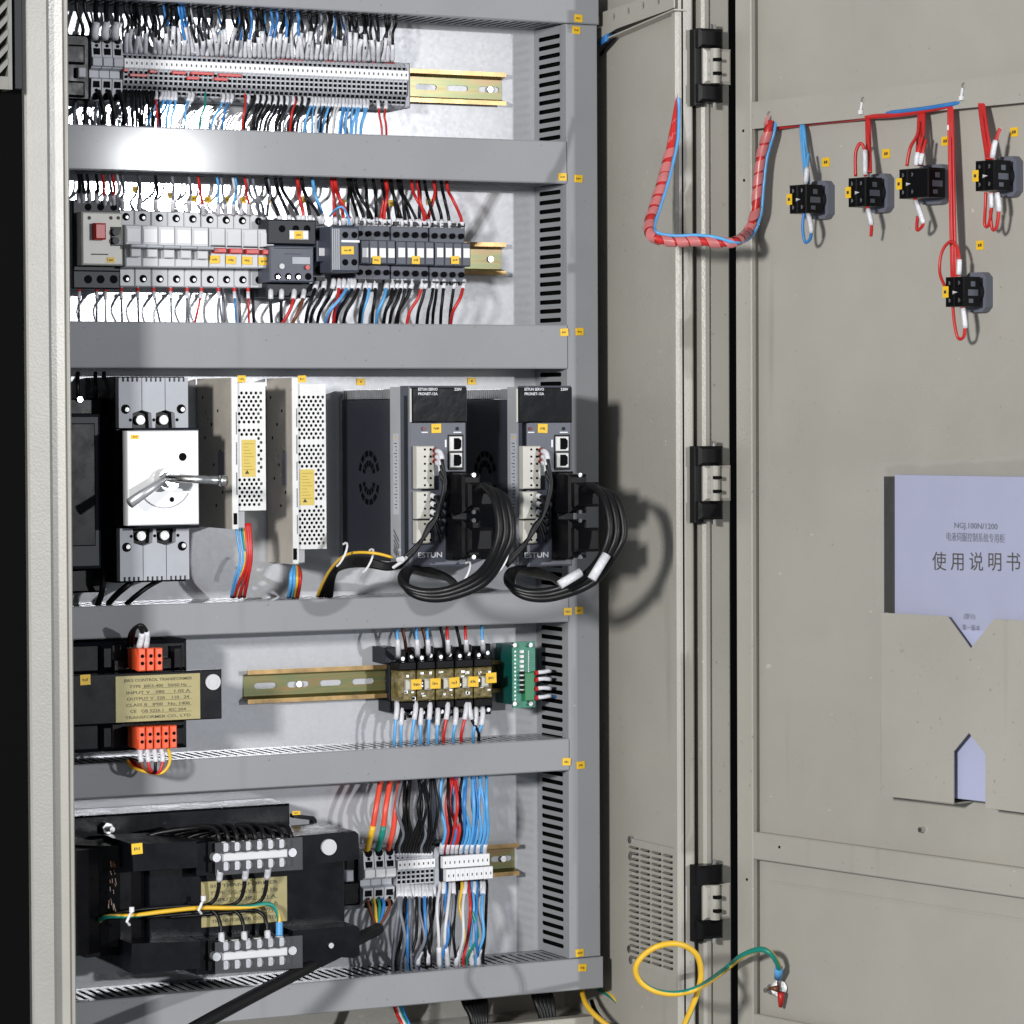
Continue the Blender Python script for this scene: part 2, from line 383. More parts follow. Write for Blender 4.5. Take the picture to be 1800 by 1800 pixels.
TR = random.Random(21)
def ytag(T, px, py, y, w=11, h=11, parent=None, F=None, rot=0):
    """small yellow identification sticker with a dark printed mark; a part of thing T"""
    F = F or T.frame
    x0, x1, z0, z1 = rectF(F, px-w/2, py-h/2, px+w/2, py+h/2, y)
    q = (z1-z0); cx, cz = (x0+x1)/2, (z0+z1)/2; mb = MB()
    an = TR.uniform(-.07, .07); ca, sa = math.cos(an), math.sin(an)
    def pt(u, v, yy): return (cx+u*ca-v*sa, yy, cz+u*sa+v*ca)
    hw, hh = (x1-x0)/2, q/2
    mb.add([pt(-hw, -hh, y), pt(hw, -hh, y), pt(hw, hh, y), pt(-hw, hh, y), pt(-hw, -hh, y+.0006), pt(hw, -hh, y+.0006), pt(hw, hh, y+.0006), pt(-hw, hh, y+.0006)], [(0,1,2,3),(7,6,5,4),(0,4,5,1),(1,5,6,2),(2,6,7,3),(3,7,4,0)], 0)
    u = -hw*.55
    while u < hw*.45:
        wd = q*TR.uniform(.05, .11); v0 = -q*TR.uniform(.08, .17); v1 = q*TR.uniform(.04, .17)
        mb.add([pt(u, v0, y-.00015), pt(u+wd, v0, y-.00015), pt(u+wd, v1, y-.00015), pt(u, v1, y-.00015)], [(0,1,2,3)], 1); u += wd + q*TR.uniform(.03, .09)
    return T.part("label_tag", mb, [M['yellow'], M['ink']], parent)

CUR = None
def bundle(label, px, py, y, F=W0, group=None):
    global CUR
    CUR = Thing('wire_bundle', label, 'wire bundle', F.U(px, py, y), F, group) if label else None
WIRES = []   # (object, region, colour, x) for labelling
WN = {'wred':'red','worange':'orange-red','wblue':'blue','wblue2':'light blue','wblack':'black','wgrey':'grey','wwhite':'white','wyel':'yellow','wgreen':'green','wbrown':'brown'}
def wire(region, pts, col, r=.0014, sleeves=(), ferr=None, F=W0, n=6, seg=4, name="wire", px0=None, gy=False, ties=()):
    """pts: (px, py, depth) along the wire. sleeves: (t0, t1) fractions with a white marker sleeve; ferr: colour of the end ferrule at the last point"""
    P = smooth_path([F.U(a, b, c) for a, b, c in pts], seg); m = len(P); loc = P[0].copy()
    mb = MB()
    if gy: mb.tube(P, r, 8, cols=[0,0,0,0,0,1,1,1], twist=gy); mats = [M['wyel'], M['wgreen']]
    else: mb.tube(P, r, n); mats = [M[col]]
    if CUR:
        loc = CUR.loc.copy(); o = bpy.data.objects.new("strand", mb.mesh("strand", mats, loc, True)); COL.objects.link(o); o.parent = CUR.o
    else:
        o = single(name, None, "wire" if name == "wire" else "cable", mb, mats, loc, F, smooth=True); o['region'] = region
    def sub(t0, t1):
        out = []
        for k in range(5):
            t = (t0 + (t1-t0)*k/4)*(m-1); i = min(int(t), m-2); out.append(P[i].lerp(P[i+1], t-i))
        return out
    for t0, t1 in sleeves:
        s = MB().tube(sub(t0, t1), r*1.6, n); q = bpy.data.objects.new("marker_sleeve", s.mesh("marker_sleeve", [M['sleeve']], loc, True)); COL.objects.link(q); q.parent = o
    for t in ties:
        s = MB().tube(sub(t-.008, t+.008), r*1.35, 8); q = bpy.data.objects.new("cable_tie", s.mesh("cable_tie", [M['white']], loc, True)); COL.objects.link(q); q.parent = o
    if ferr:
        s = MB().tube(sub(.93, 1), r*1.3, n); q = bpy.data.objects.new("ferrule", s.mesh("ferrule", [M[ferr]], loc, True)); COL.objects.link(q); q.parent = o
    if not CUR: WIRES.append((o, region, 'yellow and green' if gy else WN[col], pts[-1 if region[:5] == 'above' else 0][0] if px0 is None else px0, bool(sleeves)))
    return o
def label_wires():
    by = {}
    for t in WIRES: by.setdefault((t[1], t[2]), []).append(t)
    for (reg, c), l in by.items():
        l.sort(key=lambda t: t[3])
        for k, t in enumerate(l):
            o = t[0]; noun = "wire" if o.name.startswith("wire") else "cable"
            sl = "sleeved " if t[4] else ""
            if len(l) == 1: o['label'] = f"{sl}{c} {noun} {reg}, the only {c} one there"
            else: o['label'] = f"{sl}{c} {noun} {reg}, {nth(k+1)} {c} one from left"
            o['group'] = f"{noun}s {reg}"
            del o['region']
# ================================================================== the cabinet
ZB, ZT = .12, 1.62
cab = Thing("electrical_cabinet", "open beige steel control cabinet with its door swung to the right", "cabinet", (.2, 0, ZB))
mb = MB().box(-.16, .562, 0, .003, .285, 1.5); plate = cab.part("mounting_plate", mb, M['galv'])
mb = MB().box(-.16, .592, .05, .052, ZB, ZT); cab.part("back_panel", mb, M['paint'])
# floor with cable entry
mb = MB().box(-.16, .59, -.2, .05, .235, .238); cab.part("floor_plate", mb, M['paint'])
mb = MB()
for x in (.30, .385): mb.box(x, x+.06, -.12, -.05, .2381, .2445)
cab.part("cable_gland_strip", mb, M['black'])
mb = MB().cbox(.12, .56, -.075, -.060, .2381, .250); cab.part("gland_rail", mb, M['paint'])
# right side wall with a grille cut in it
def wz(px, py): q = UXp(px, py, .59); return q.y, q.z
y_a, z_a = wz(1110, 1490); y_b, z_b = wz(1190, 1700)
_, zt1 = wz(1150, 1492); _, zb1 = wz(1150, 1697)
outer = [(-.222, ZB), (.05, ZB), (.05, ZT), (-.222, ZT)]
gy0, gy1 = min(y_a, y_b), max(y_a, y_b)
mb = MB().prism(outer, .59, .592, axis='x', holes=[[(gy0, zb1), (gy1, zb1), (gy1, zt1), (gy0, zt1)]])
wall = cab.part("side_wall", mb, M['paint'])
mb = MB(); holes = []; nc, nr = 4, 20
cw = (gy1-gy0)/nc; ch = (zt1-zb1)/nr
g0, g1 = gy0-.006, gy1+.006
rows = [(zb1-.006, zb1, [])]
for j in range(nr): rows.append((zb1+ch*j, zb1+ch*(j+1), [slot(gy0+cw*(i+.12), gy0+cw*(i+.88), zb1+ch*(j+.24), zb1+ch*(j+.72), 3) for i in range(nc)]))
rows.append((zt1, zt1+.006, []))
mb.sheet(g0, g1, rows, .5870, .5895, axis='x')
for j in range(nr):
    for i in range(nc): mb.add([(.5869, gy0+cw*(i+.1), zb1+ch*(j+.74)), (.5869, gy0+cw*(i+.9), zb1+ch*(j+.74)), (.5830, gy0+cw*(i+.8), zb1+ch*(j+.5)), (.5830, gy0+cw*(i+.2), zb1+ch*(j+.5))], [(0,1,2,3),(3,2,1,0)])
grille = cab.part("vent_grille", mb, M['paint'], parent=wall)
mb = MB().box(.5915, .600, gy0, gy1, zb1, zt1); cab.part("vent_filter", mb, mat("blue_grey_filter", (.26,.26,.36), .8), parent=wall)
mb = MB()
for (px, py) in ((1109, 1476), (1110, 1506), (1108, 1668), (1111, 1688), (1197, 1541), (1197, 1560)):
    q = UXp(px, py, .588); mb.cyl((.5885, q.y, q.z), (.586, q.y, q.z), .0042 if px < 1150 else .002, 10)
cab.part("grille_screw", mb, M['steel'], parent=wall)
# inward lip of the wall and the front frame
def vbar(name, x0, x1, y0, y1, m='paint', c=.0015):
    return cab.part(name, MB().cbox(x0, x1, y0, y1, ZB, ZT, c), M[m])
Xp = lambda px, y: W0.U(px, 850, y).x
vbar("frame_lip", Xp(1191, -.222), Xp(1222, -.222), -.222, -.212, c=.003)
fx0 = Xp(1222, -.222)
vbar("frame_channel", fx0-.004, fx0+.05, -.206, -.196, 'gap_black', 0)  # its black covers both the seal and the groove's shade
vbar("frame_post", Xp(1235, -.224), Xp(1250, -.224), -.226, -.19, c=.003)
vbar("frame_post", Xp(1250, -.224), Xp(1286, -.224), -.222, -.19, c=.002)
vbar("dark_gap_strip", Xp(1286, -.22), .70, -.185, -.16, 'gap_black', 0)  # black strip added behind the door gap to keep it dark
# left frame
vbar("frame_post", Xp(46, -.235), Xp(95, -.235), -.235, -.15, 'paint_front', .004)
vbar("frame_post", Xp(95, -.235)+.0002, Xp(119, -.222), -.222, -.15, 'paint', .002)
vbar("frame_lip", Xp(119, -.222)+.0002, Xp(126, -.222), -.2235, -.17, 'paint_front', .0015)
cab.part("side_wall", MB().box(-.152, -.150, -.15, .05, ZB, ZT), M['paint'])
# top bracket on the side wall: perforated rail
def wp(px, py, X=.586): q = UXp(px, py, X); return (q.y, q.z)
poly = [wp(1052, 28), wp(1196, -20), wp(1196, 14), wp(1187, 18), wp(1095, 51), wp(1056, 74)]
hs = []
for (px, py) in ((1065, 35), (1090, 30), (1116, 20), (1142, 10), (1169, 3)):
    y, z = wp(px, py); hs.append(circ(y, z, .0024, 8, .0042))
mb = MB().prism(poly, .578, .5795, axis='x', holes=hs)
br = cab.part("perforated_bracket", mb, M['paint'])
mb = MB(); p1, p2 = wp(1056, 74, .5795), wp(1187, 18, .5795)
mb.add([(.578, p1[0], p1[1]), (.5895, p1[0], p1[1]), (.5895, p2[0], p2[1]), (.578, p2[0], p2[1]),
        (.578, p1[0], p1[1]+.0015), (.5895, p1[0], p1[1]+.0015), (.5895, p2[0], p2[1]+.0015), (.578, p2[0], p2[1]+.0015)],
       [(0,1,2,3),(7,6,5,4),(0,4,5,1),(1,5,6,2),(2,6,7,3),(3,7,4,0)])
cab.part("bracket_flange", mb, M['paint'], parent=br)

# ------------------------------------------------------------------ hinges (beige leaf, black knuckles, steel pins)
for hy in (118, 851, 1587):
    y = -.236
    def zz(dy): return W0.U(1250, hy+dy, y).z
    X = lambda px: W0.U(px, hy, y).x
    mb = MB().cbox(X(1224), X(1240), y+.003, -.2, zz(68), zz(-66), .001)
    mb.cbox(X(1225), X(1268), y-.006, y+.014, zz(-33), zz(-67), .003)
    mb.cbox(X(1225), X(1268), y-.006, y+.014, zz(62), zz(30), .003)
    h = cab.part("hinge", mb, M['black'])
    mb = MB().cbox(X(1236), X(1284), y-.003, y+.010, zz(29.5), zz(-32.5), .003)
    mb.cyl((X(1254), y-.003, zz(29)), (X(1254), y-.003, zz(-32)), .0056, 14)
    cab.part("hinge_leaf", mb, M['paint'], parent=h)
    mb = MB()
    for dy in (-12, 12): mb.cyl((X(1253), y-.0095, zz(dy-2.5)), (X(1253), y-.0095, zz(dy+3)), .0048, 10)
    cab.part("leaf_slot", mb, M['hole'], parent=h)
    mb = MB().cyl((X(1256), y+.002, zz(71)), (X(1256), y+.002, zz(-76)), .0028, 10)
    cab.part("hinge_pin", mb, M['steel'], parent=h)

# ================================================================== the door (its own slanted frame, skin at y = 0)
DZ0, DZ1 = .12, 1.62
def dS(px, py, y=0): q = DR.U(px, py, y); return q.x, q.z
s_in = dS(1324, 850, -.012)[0]; s_st = dS(1296, 850, -.012)[0]; s_end = .62
door = bpy.data.objects.new("door", MB().box(s_st, s_end, 0, .002, DZ0, DZ1).mesh("door", [M['paint']], Vector((0,0,.5)))); COL.objects.link(door)
door.parent = cab.o
door.matrix_world = DR.m @ Matrix.Translation((0, 0, .5))
bpy.context.view_layer.update()
def dpart(name, mb, mats, label=None):
    if not isinstance(mats, (list, tuple)): mats = [mats]
    o = bpy.data.objects.new(name, mb.mesh(name, mats, Vector((0,0,.5)))); COL.objects.link(o); o.parent = door
    if label: o['label'] = label
    return o
dpart("door_stile", MB().cbox(s_st, s_in, -.014, -.008, DZ0, DZ1, .0012).box(s_st, s_in-.0045, -.008, 0, DZ0, DZ1), M['paint'])
zr = [dS(1321, 180, -.012)[1], dS(1400, 219.5, -.012)[1]]
hl = []
for px, py in ((1352, 201), (1517, 176), (1694, 151)):
    s, z = dS(px, py, -.014); hl.append(circ(s, z, .0034, 8))
mb = MB().prism([(s_in+.0002, zr[1]), (s_end, zr[1]), (s_end, zr[0]), (s_in+.0002, zr[0])], -.014, -.011, holes=hl)
mb.box(s_in, s_end, -.011, 0, zr[1]+.006, zr[0])
dpart("door_rail", mb, M['paint'])
zq = [dS(1334, 1463, -.012)[1], dS(1334, 1511, -.012)[1]]
mb = MB().cbox(s_in+.0002, s_end, -.014, -.008, zq[1], zq[0], .0012).box(s_in, s_end, -.008, 0, zq[1]+.005, zq[0]-.001)
dpart("door_rail", mb, M['paint'])
z0, z1 = dS(1334, 1545, 0)[1], dS(1334, 1548.5, 0)[1]
dpart("panel_seam", MB().box(s_in+.01, s_end, -.0012, 0, z1, z0), M['paint'])
zb = dS(1334, 1783, -.012)[1]
dpart("door_rail", MB().cbox(s_in+.0002, s_end, -.014, -.008, zb-.05, zb, .0012), M['paint'])
mb = MB()
for px, py in ((1300.5, 230), (1302, 317), (1303, 404), (1307, 1546), (1364, 1489)):
    s, z = dS(px+6, py, -.014); dpart('screw_hole', MB().cyl((s, -.0138, z), (s, -.0143, z), .0016, 8), M['hole'])

# document pocket, open at the top with a V notch and a finger slot
yp = -.034
pk = [dS(*p, yp) for p in ((1549,1399),(1676,1412),(1676,1321),(1703,1288),(1732,1326),(1732,1420),(1840,1434),(1840,1093),(1748,1088),(1706,1140),(1665,1083),(1549,1077))]
pk = [(min(p[0], .52), p[1]) for p in pk]
zlo = pk[0][1]
pk2 = [(p[0], p[1]) for p in pk]
mb = MB().prism(pk2, yp, yp+.0014)
pocket = dpart("document_pocket", mb, M['paint'])
mb = MB().box(pk2[0][0], pk2[0][0]+.0014, yp+.0014, 0, pk2[0][1], pk2[-1][1])
mb.box(pk2[0][0]+.012, pk2[1][0]-.004, yp+.004, 0, zlo-.0006, zlo+.0008)
mb.box(pk2[5][0]+.004, .52, yp+.004, 0, zlo-.0006, zlo+.0008)
dpart("pocket_side", mb, M['paint'])
dpart('pocket_flange', MB().cbox(pk2[0][0]-.0002, pk2[0][0]+.0012, yp-.0012, yp, pk2[0][1], pk2[-1][1], .0005).cbox(pk2[0][0]-.011, pk2[0][0]-.0003, -.0018, -.0002, pk2[0][1]-.003, pk2[-1][1]+.003, .0006), M['paint'])
dpart('pocket_edge_shade', MB().box(pk2[0][0]-.0010, pk2[0][0]-.0003, -.0024, -.0019, pk2[0][1], pk2[-1][1]).box(pk2[0][0]-.0008, pk2[0][0]-.0002, yp-.0002, yp+.0012, pk2[0][1]+.001, pk2[-1][1]-.001), M['hole'])  # dark strips paint the shade along the pocket's left edge
q = DR.U(1624, 1458, 0)
dpart("stud", MB().cyl((q.x, 0, q.z), (q.x, -.006, q.z), .0028, 10), M['steel'])
# operating manual in the pocket
ym = -.024
c0 = DR.U(1572, 840, ym); c1 = DR.U(1800, 1408, ym)
man = Thing("manual", "lilac instruction manual with black spine standing in the door pocket", "booklet", DR.U(1600, 1400, ym), DR)
xs0 = DR.U(1554, 840, ym).x; ztop = DR.U(1680, 836, ym).z; zbot = DR.U(1700, 1406, ym).z
man.part("cover", MB().cbox(c0.x, c0.x+.21, ym, ym+.012, zbot, ztop, .0006), M['paper'])
man.part("spine", MB().cbox(xs0, c0.x-.0001, ym-.0012, ym+.013, zbot, ztop-.002, .001), M['black'])
for ch, px in zip("使用说明书", (1651, 1683.5, 1716, 1748.5, 1781)):
    text(man, ch, px, 989+(px-1651)*.01, ym-.0004, 23, M['ink'])
text(man, "NGJ.100N/1200", 1715, 925, ym-.0004, 9, mat("faint_print", (.16,.17,.23), .6), 76)
text(man, "电液伺服控制系统专用柜", 1714, 946, ym-.0004, 11, bpy.data.materials["faint_print"], 102)
text(man, "(部分)", 1704, 1084, ym-.0004, 7, bpy.data.materials["faint_print"])
text(man, "第一版本", 1707, 1104, ym-.0004, 7, bpy.data.materials["faint_print"])
# clear sleeve
def crumple(x0, x1, z0, z1, y, amp, nx, nz, seed):
    rnd = random.Random(seed); mb = MB(); vs = []; fs = []
    for j in range(nz+1):
        for i in range(nx+1):
            vs.append((x0+(x1-x0)*i/nx, y+rnd.uniform(-amp, amp), z0+(z1-z0)*j/nz + ((rnd.uniform(-.003,.003)+.012*i/nx) if j == nz else 0)))
    for j in range(nz):
        for i in range(nx): a = j*(nx+1)+i; fs.append((a, a+1, a+nx+2, a+nx+1))
    return mb.add(vs, fs)
fz = DR.U(1600, 816, -.026).z; fz2 = DR.U(1790, 806, -.026).z
man.part("plastic_sleeve", crumple(DR.U(1542, 850, -.026).x, .5, pk2[-1][1]-.012, fz, -.0275, .0014, 16, 16, 3), M['film'])

# door switches: contact block behind each button on the outside
M['collar'] = mat('collar_grey', (.13,.138,.175), .42)
def switch(px, py, sc, lab, wide=1, tagdy=0):
    b = DR.U(px, py, -.004); T = Thing("panel_switch", lab, "switch", (b.x, 0, b.z), DR, "switch blocks on the door")
    k = 1.0; x, z = b.x, b.z; hw, hh = .0138, .0195
    mb = MB().prism([(x-hw, z-hh+.005), (x-hw+.005, z-hh), (x+hw*wide-.005, z-hh), (x+hw*wide, z-hh+.005), (x+hw*wide, z+hh-.005), (x+hw*wide-.005, z+hh), (x-hw+.005, z+hh), (x-hw, z+hh-.005)], -.010, 0)
    T.part("mounting_collar", mb, M['collar'])
    mb = MB().cyl((x, -.016, z), (x, -.0101, z), .012, 16); T.part("collar_ring", mb, M['slate_d'])
    bw = .0125
    for q in range(2):
        x0 = x-bw+q*bw*1.02; mb = MB().cbox(x0, x0+bw*.98*(1 if q == 0 else wide**2), -.040, -.0162, z-.0145, z+.0145, .0012)
        mb.box(x0+.003, x0+.006, -.0415, -.040, z+.006, z+.011); mb.box(x0+.003, x0+.006, -.0415, -.040, z-.011, z-.006)
        c = T.part("contact_block", mb, M['black'])
        mb = MB().cyl((x0+bw*.5, -.0402, z+.0085), (x0+bw*.5, -.0412, z+.0085), .0022, 8).cyl((x0+bw*.5, -.0402, z-.0085), (x0+bw*.5, -.0412, z-.0085), .0022, 8)
        T.part("terminal_screw", mb, M['steel'], parent=c)
    xr = x+bw*.98*wide**2
    mb = MB().box(xr, xr+.0006, -.034, -.02, z-.004, z+.002).box(xr, xr+.0006, -.03, -.024, z+.005, z+.010).box(xr, xr+.0006, -.033, -.027, z-.011, z-.007)
    T.part("moulded_mark", mb, M['slate'])
    mb = MB().add([(x-.002, -.0404, z+.001), (x+.0055, -.0412, z-.0006), (x-.002, -.0404, z-.0025), (x+.001, -.0425, z-.001)], [(0,1,3),(1,2,3),(0,3,2)])
    T.part("latch_arrow", mb, M['white'])
    mb = MB().box(x-bw-.001, x-bw+.0065, -.0424, -.0417, z-.0055, z+.0055, 0).box(x-bw+.001, x-bw+.004, -.0427, -.0424, z-.0015, z+.0015, 1)
    T.part("label_tag", mb, [M['yellow'], M['ink']])
    return T
SW = [switch(1446, 352, 1, "black switch block fed by blue wires, leftmost on the door"),
      switch(1550, 340, 1, "black switch block fed by one red bundle, beside the blue-wired one"),
      switch(1640, 325, 1, "wide black double switch block in middle of door row", 1.5),
      switch(1775, 311, 1, "black switch block at the right end of door row"),
      switch(1722, 514, 1, "black switch block hanging low on the long red wire drop")]
mb = None
for k, (px, py) in enumerate(((1451,285),(1557,270),(1661,248),(1782,232),(1722,431))):
    x0, x1, z0, z1 = rectF(DR, px-6.5, py-8, px+6.5, py+8, -.001)
    m = MB().box(x0, x1, -.0008, -.0002, z0, z1, 0); cx, cz = (x0+x1)/2, (z0+z1)/2
    m.box(cx-.0022, cx-.0004, -.001, -.0008, cz-.0016, cz+.0014, 1).box(cx+.0004, cx+.0024, -.001, -.0008, cz-.0014, cz+.0016, 1)
    o = bpy.data.objects.new("label_tag", m.mesh("label_tag", [M['yellow'], M['ink']], Vector((0,0,.5)))); COL.objects.link(o); o.parent = door
# ties in the rail holes
mb = MB()
for (px, py) in ((1352, 205), (1515, 180), (1692, 155)):
    a = DR.U(px, py, -.0145); b = DR.U(px-2, py+14, -.016); mb.cyl(a, b, .0014, 6).cyl(b, b+Vector((0,0,-.004)), .0028, 8)
dpart("cable_tie", mb, M['white'])

# ================================================================== trunking
def slots_wall(x0, x1, y0, y1, z, t, pitch, sw, horizontal=True, mi=0):
    """slotted trunking wall lying in the z plane (horizontal) or x plane (vertical duct)"""
    a, b = x0, x1; n = int((b-a-.006)/pitch); m = MB()
    if horizontal:
        hs = []
        for k in range(n):
            c = a + .006 + pitch*(k+.5); hs.append([(p[1], p[0]) for p in slot(y0+.012, y1-.010, c-sw/2, c+sw/2, 3)])
        m.sheet(a, b, [(y0, y1, hs)], z, z+t, axis='z')
    else:
        rows = [(a, a+.006, [])]
        for k in range(n):
            c = a + .006 + pitch*(k+.5); rows.append((c-pitch/2, c+pitch/2, [slot(y0+.012, y1-.010, c-sw/2, c+sw/2, 3)]))
        rows.append((a+.006+pitch*n, b, []))
        m.sheet(y0, y1, rows, z, z+t, axis='x')
    return m
def duct(lab, x0, x1, z0, z1, y=-.080, tags=(), vertical=False, shadow=None):
    T = Thing("cable_duct", lab, "cable duct", ((x0+x1)/2, 0, z0), group="grey cable ducts of the mounting plate")
    if not vertical:
        T.part("slotted_wall", slots_wall(x0, x1, y+.004, -.0005, z1-.0007-.0008, .0007, .0099, .0048), M['duct'])
        T.part("slotted_wall", slots_wall(x0, x1, y+.004, -.0005, z0+.0008, .0007, .0099, .0048), M['duct'])
        T.part("base_channel", MB().box(x0, x1, -.0025, -.0004, z0+.003, z1-.003), M['duct'])
        mb = MB().cbox(x0-.0003, x1+.0003, y, y+.0018, z0, z1, .0012)
        mb.box(x0-.0003, x1+.0003, y+.0018, y+.0105, z1-.0006, z1); mb.box(x0-.0003, x1+.0003, y+.0018, y+.0105, z0, z0+.0006)
    else:
        T.part("slotted_wall", slots_wall(z0, z1, y+.004, -.0005, x0+.0008, .0007, .0099, .0048, False), M['duct'])
        T.part("slotted_wall", slots_wall(z0, z1, y+.004, -.0005, x1-.0015, .0007, .0099, .0048, False), M['duct'])
        T.part("base_channel", MB().box(x0+.003, x1-.003, -.0025, -.0004, z0, z1), M['duct'])
        mb = MB().cbox(x0, x1, y, y+.0018, z0, z1, .0012)
        mb.box(x0, x0+.0006, y+.0018, y+.0105, z0, z1); mb.box(x1-.0006, x1, y+.0018, y+.0105, z0, z1)
    if vertical: T.part("wires_inside", MB().box(x0+.006, x1-.004, y+.012, -.004, z0+.002, z1-.004), M['dark'])  # black block stands in for the unlit duct interior and its wires
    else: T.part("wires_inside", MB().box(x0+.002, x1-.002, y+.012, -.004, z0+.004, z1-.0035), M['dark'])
    T.part("duct_cover", mb, M['duct'])
    for px, py in tags: ytag(T, px, py, y-.0007, 14, 13)
    return T
zf = lambda py: W0.U(560, py, -.08).z
XL, XR, XV = -.148, .568, .5283
duct("topmost horizontal cable duct, cut by the top of the photo", XL, XR, zf(17), zf(17)+.047, tags=((1017, 32),))
duct("second horizontal cable duct, below the long terminal row", XL, XV, zf(310), zf(233), tags=((989, 311),))
duct("third horizontal cable duct, below the breaker row", XL, XV, zf(647.5), zf(568), tags=((992, 584),))
duct("fourth horizontal cable duct, under the servo drives", XL, XV, zf(1109), zf(1053), tags=((998, 1075),))
duct("fifth horizontal cable duct, between the small and large transformer", XL, XV, zf(1380), zf(1322), tags=((996, 1339),))
duct("bottom horizontal cable duct, under the large transformer", XL, XR+.001, zf(1782), zf(1725), tags=((1024, 1701),))
duct("tall vertical cable duct along the right edge of the plate", XV+.0004, XR-.0012, zf(1725)+.0005, zf(17)-.0005, -.0785, tags=((1013, 53), (1017, 314), (1019, 583), (1018, 1073), (1021, 1345), (1019, 1675)), vertical=True)

# ================================================================== DIN rails
def rail(lab, px0, px1, pyc, pyat, slot0):
    c = W0.U(pyat, pyc, -.0075); zc = c.z; x0 = W0.U(px0, pyc, 0).x; x1 = W0.U(px1, pyc, 0).x
    T = Thing("din_rail", lab, "mounting rail", ((x0+x1)/2, 0, zc-.0175), group="chromated mounting rails")
    holes = []; s = W0.U(slot0, pyc, 0).x
    while s > x0+.03: s -= .0378
    while s+.026 < x1-.002:
        if s > x0+.003: holes.append(slot(s, s+.026, zc-.0031, zc+.0031, 4))
        s += .0378
    mb = MB().prism([(x0, zc-.0125), (x1, zc-.0125), (x1, zc+.0125), (x0, zc+.0125)], -.0018, -.0006, holes=holes)
    T.part("rail_web", mb, M['chrom'])
    mb = MB(); mf = MB()
    for sg in (1, -1):
        za, zb_ = zc+sg*.0106, zc+sg*.0132
        mb.add([(x0, -.0019, za), (x1, -.0019, za), (x1, -.0125, zb_), (x0, -.0125, zb_), (x0, -.0006, za+sg*.0012), (x1, -.0006, za+sg*.0012), (x1, -.0125, zb_+sg*.0012), (x0, -.0125, zb_+sg*.0012)],
               [(0,1,2,3),(7,6,5,4),(0,3,7,4),(1,5,6,2)])
        mf.box(x0, x1, -.0137, -.0125, zb_, zc+sg*.0178)
    T.part("rail_bend", mb, M['bend']); T.part("rail_flange", mf, M['flange'])
    q = W0.U(slot0+22, pyc, -.003); T.part("rail_screw", MB().cyl((q.x, -.0019, zc), (q.x, -.0045, zc), .0034, 10), M['steel'])
    return zc
Z1 = rail("gold chromated rail holding the long terminal row", 130, 880, 154, 800, 839)
Z2 = rail("gold chromated rail holding the breakers and contactors", 130, 880, 455, 850, 840)
Z3 = rail("gold chromated rail reaching from mid plate to the relays", 427, 880, 1200, 600, 503)
Z4 = rail("gold chromated rail holding the lower terminal groups", 630, 903, 1511, 880, 862)
Z3b = Z3

for px, py in ((238,333),(300,343),(341,349),(366,351),(398,351),(428,352),(476,351),(536,350),(602,357),(688,357),(755,355)):
    ytag(cab, px, py, -.0010, 10, 11, parent=plate, F=W0)
# ================================================================== row 1: long terminal row
def terminal_mb(x0, x1, zc, h=.049, marks=True, small=True, double=False):
    """one feed-through terminal seen from the front: stepped grey body, square wire and screw openings, white marker"""
    w = x1-x0; g = .00025; m = MB(); X0, X1 = x0+g, x1-g; h2 = h/2
    prof = [(-.002, zc-h2), (-.030, zc-h2), (-.036, zc-h2+.003), (-.039, zc-h2+.011), (-.043, zc-h2+.014), (-.044, zc+.004), (-.046, zc+.0042), (-.046, zc+.0145), (-.042, zc+.0147), (-.040, zc+h2-.006), (-.033, zc+h2), (-.002, zc+h2)]
    m.prism(prof, X0, X1, 0, axis='x')
    a, b = X0+w*.20, X1-w*.16
    for z, y, hh in ((zc+h2-.0085, -.0412, .0022), (zc+.0008, -.0443, .0014), (zc-.0040, -.0440, .0015), (zc-.0090, -.0436, .0016), (zc-.0140, -.0402, .0015), (zc-.0185, -.0386, .0013)):
        m.box(a, b, y-.0004, y+.003, z-hh, z+hh, 1)
    m.box(X0-g*.6, X1+g*.6, -.0475, -.0461, zc+.0052, zc+.0142, 2)
    if marks: m.box(X0+w*.3, X0+w*.55, -.0477, -.0475, zc+.0085, zc+.0112, 3)
    return m
def slope_z(F, px, py, y): return F.U(px, py, y).z
zt = W0.U(217, 128, -.042).z
x0t, x1t = W0.U(217, 130, -.044).x, W0.U(716, 145, -.044).x
NT = 59; pt = (x1t-x0t)/NT
base = terminal_mb(0, pt, 0).mesh("terminal_block", [M['tgrey'], M['hole'], M['white'], M['ink']])
for k in range(NT):
    o = link("terminal_block", base, loc=(x0t+k*pt, 0, zt))
    tag_props(o, f"slim grey terminal with white marker, {nth(k+1)} from left in the long row", "terminal block", "terminals of the long row")
T = Thing("end_stop", "grey rail stop clamped at the right end of long terminal row", "end stop", (x1t+.004, 0, zt-.02))
T.part("clamp_body", MB().cbox(x1t+.0005, x1t+.006, -.040, -.002, zt-.024, zt+.024, .002), M['grey'])
T.part("clamp_foot", MB().cbox(x1t+.0062, x1t+.011, -.018, -.002, zt-.018, zt-.003, .001), M['grey'])
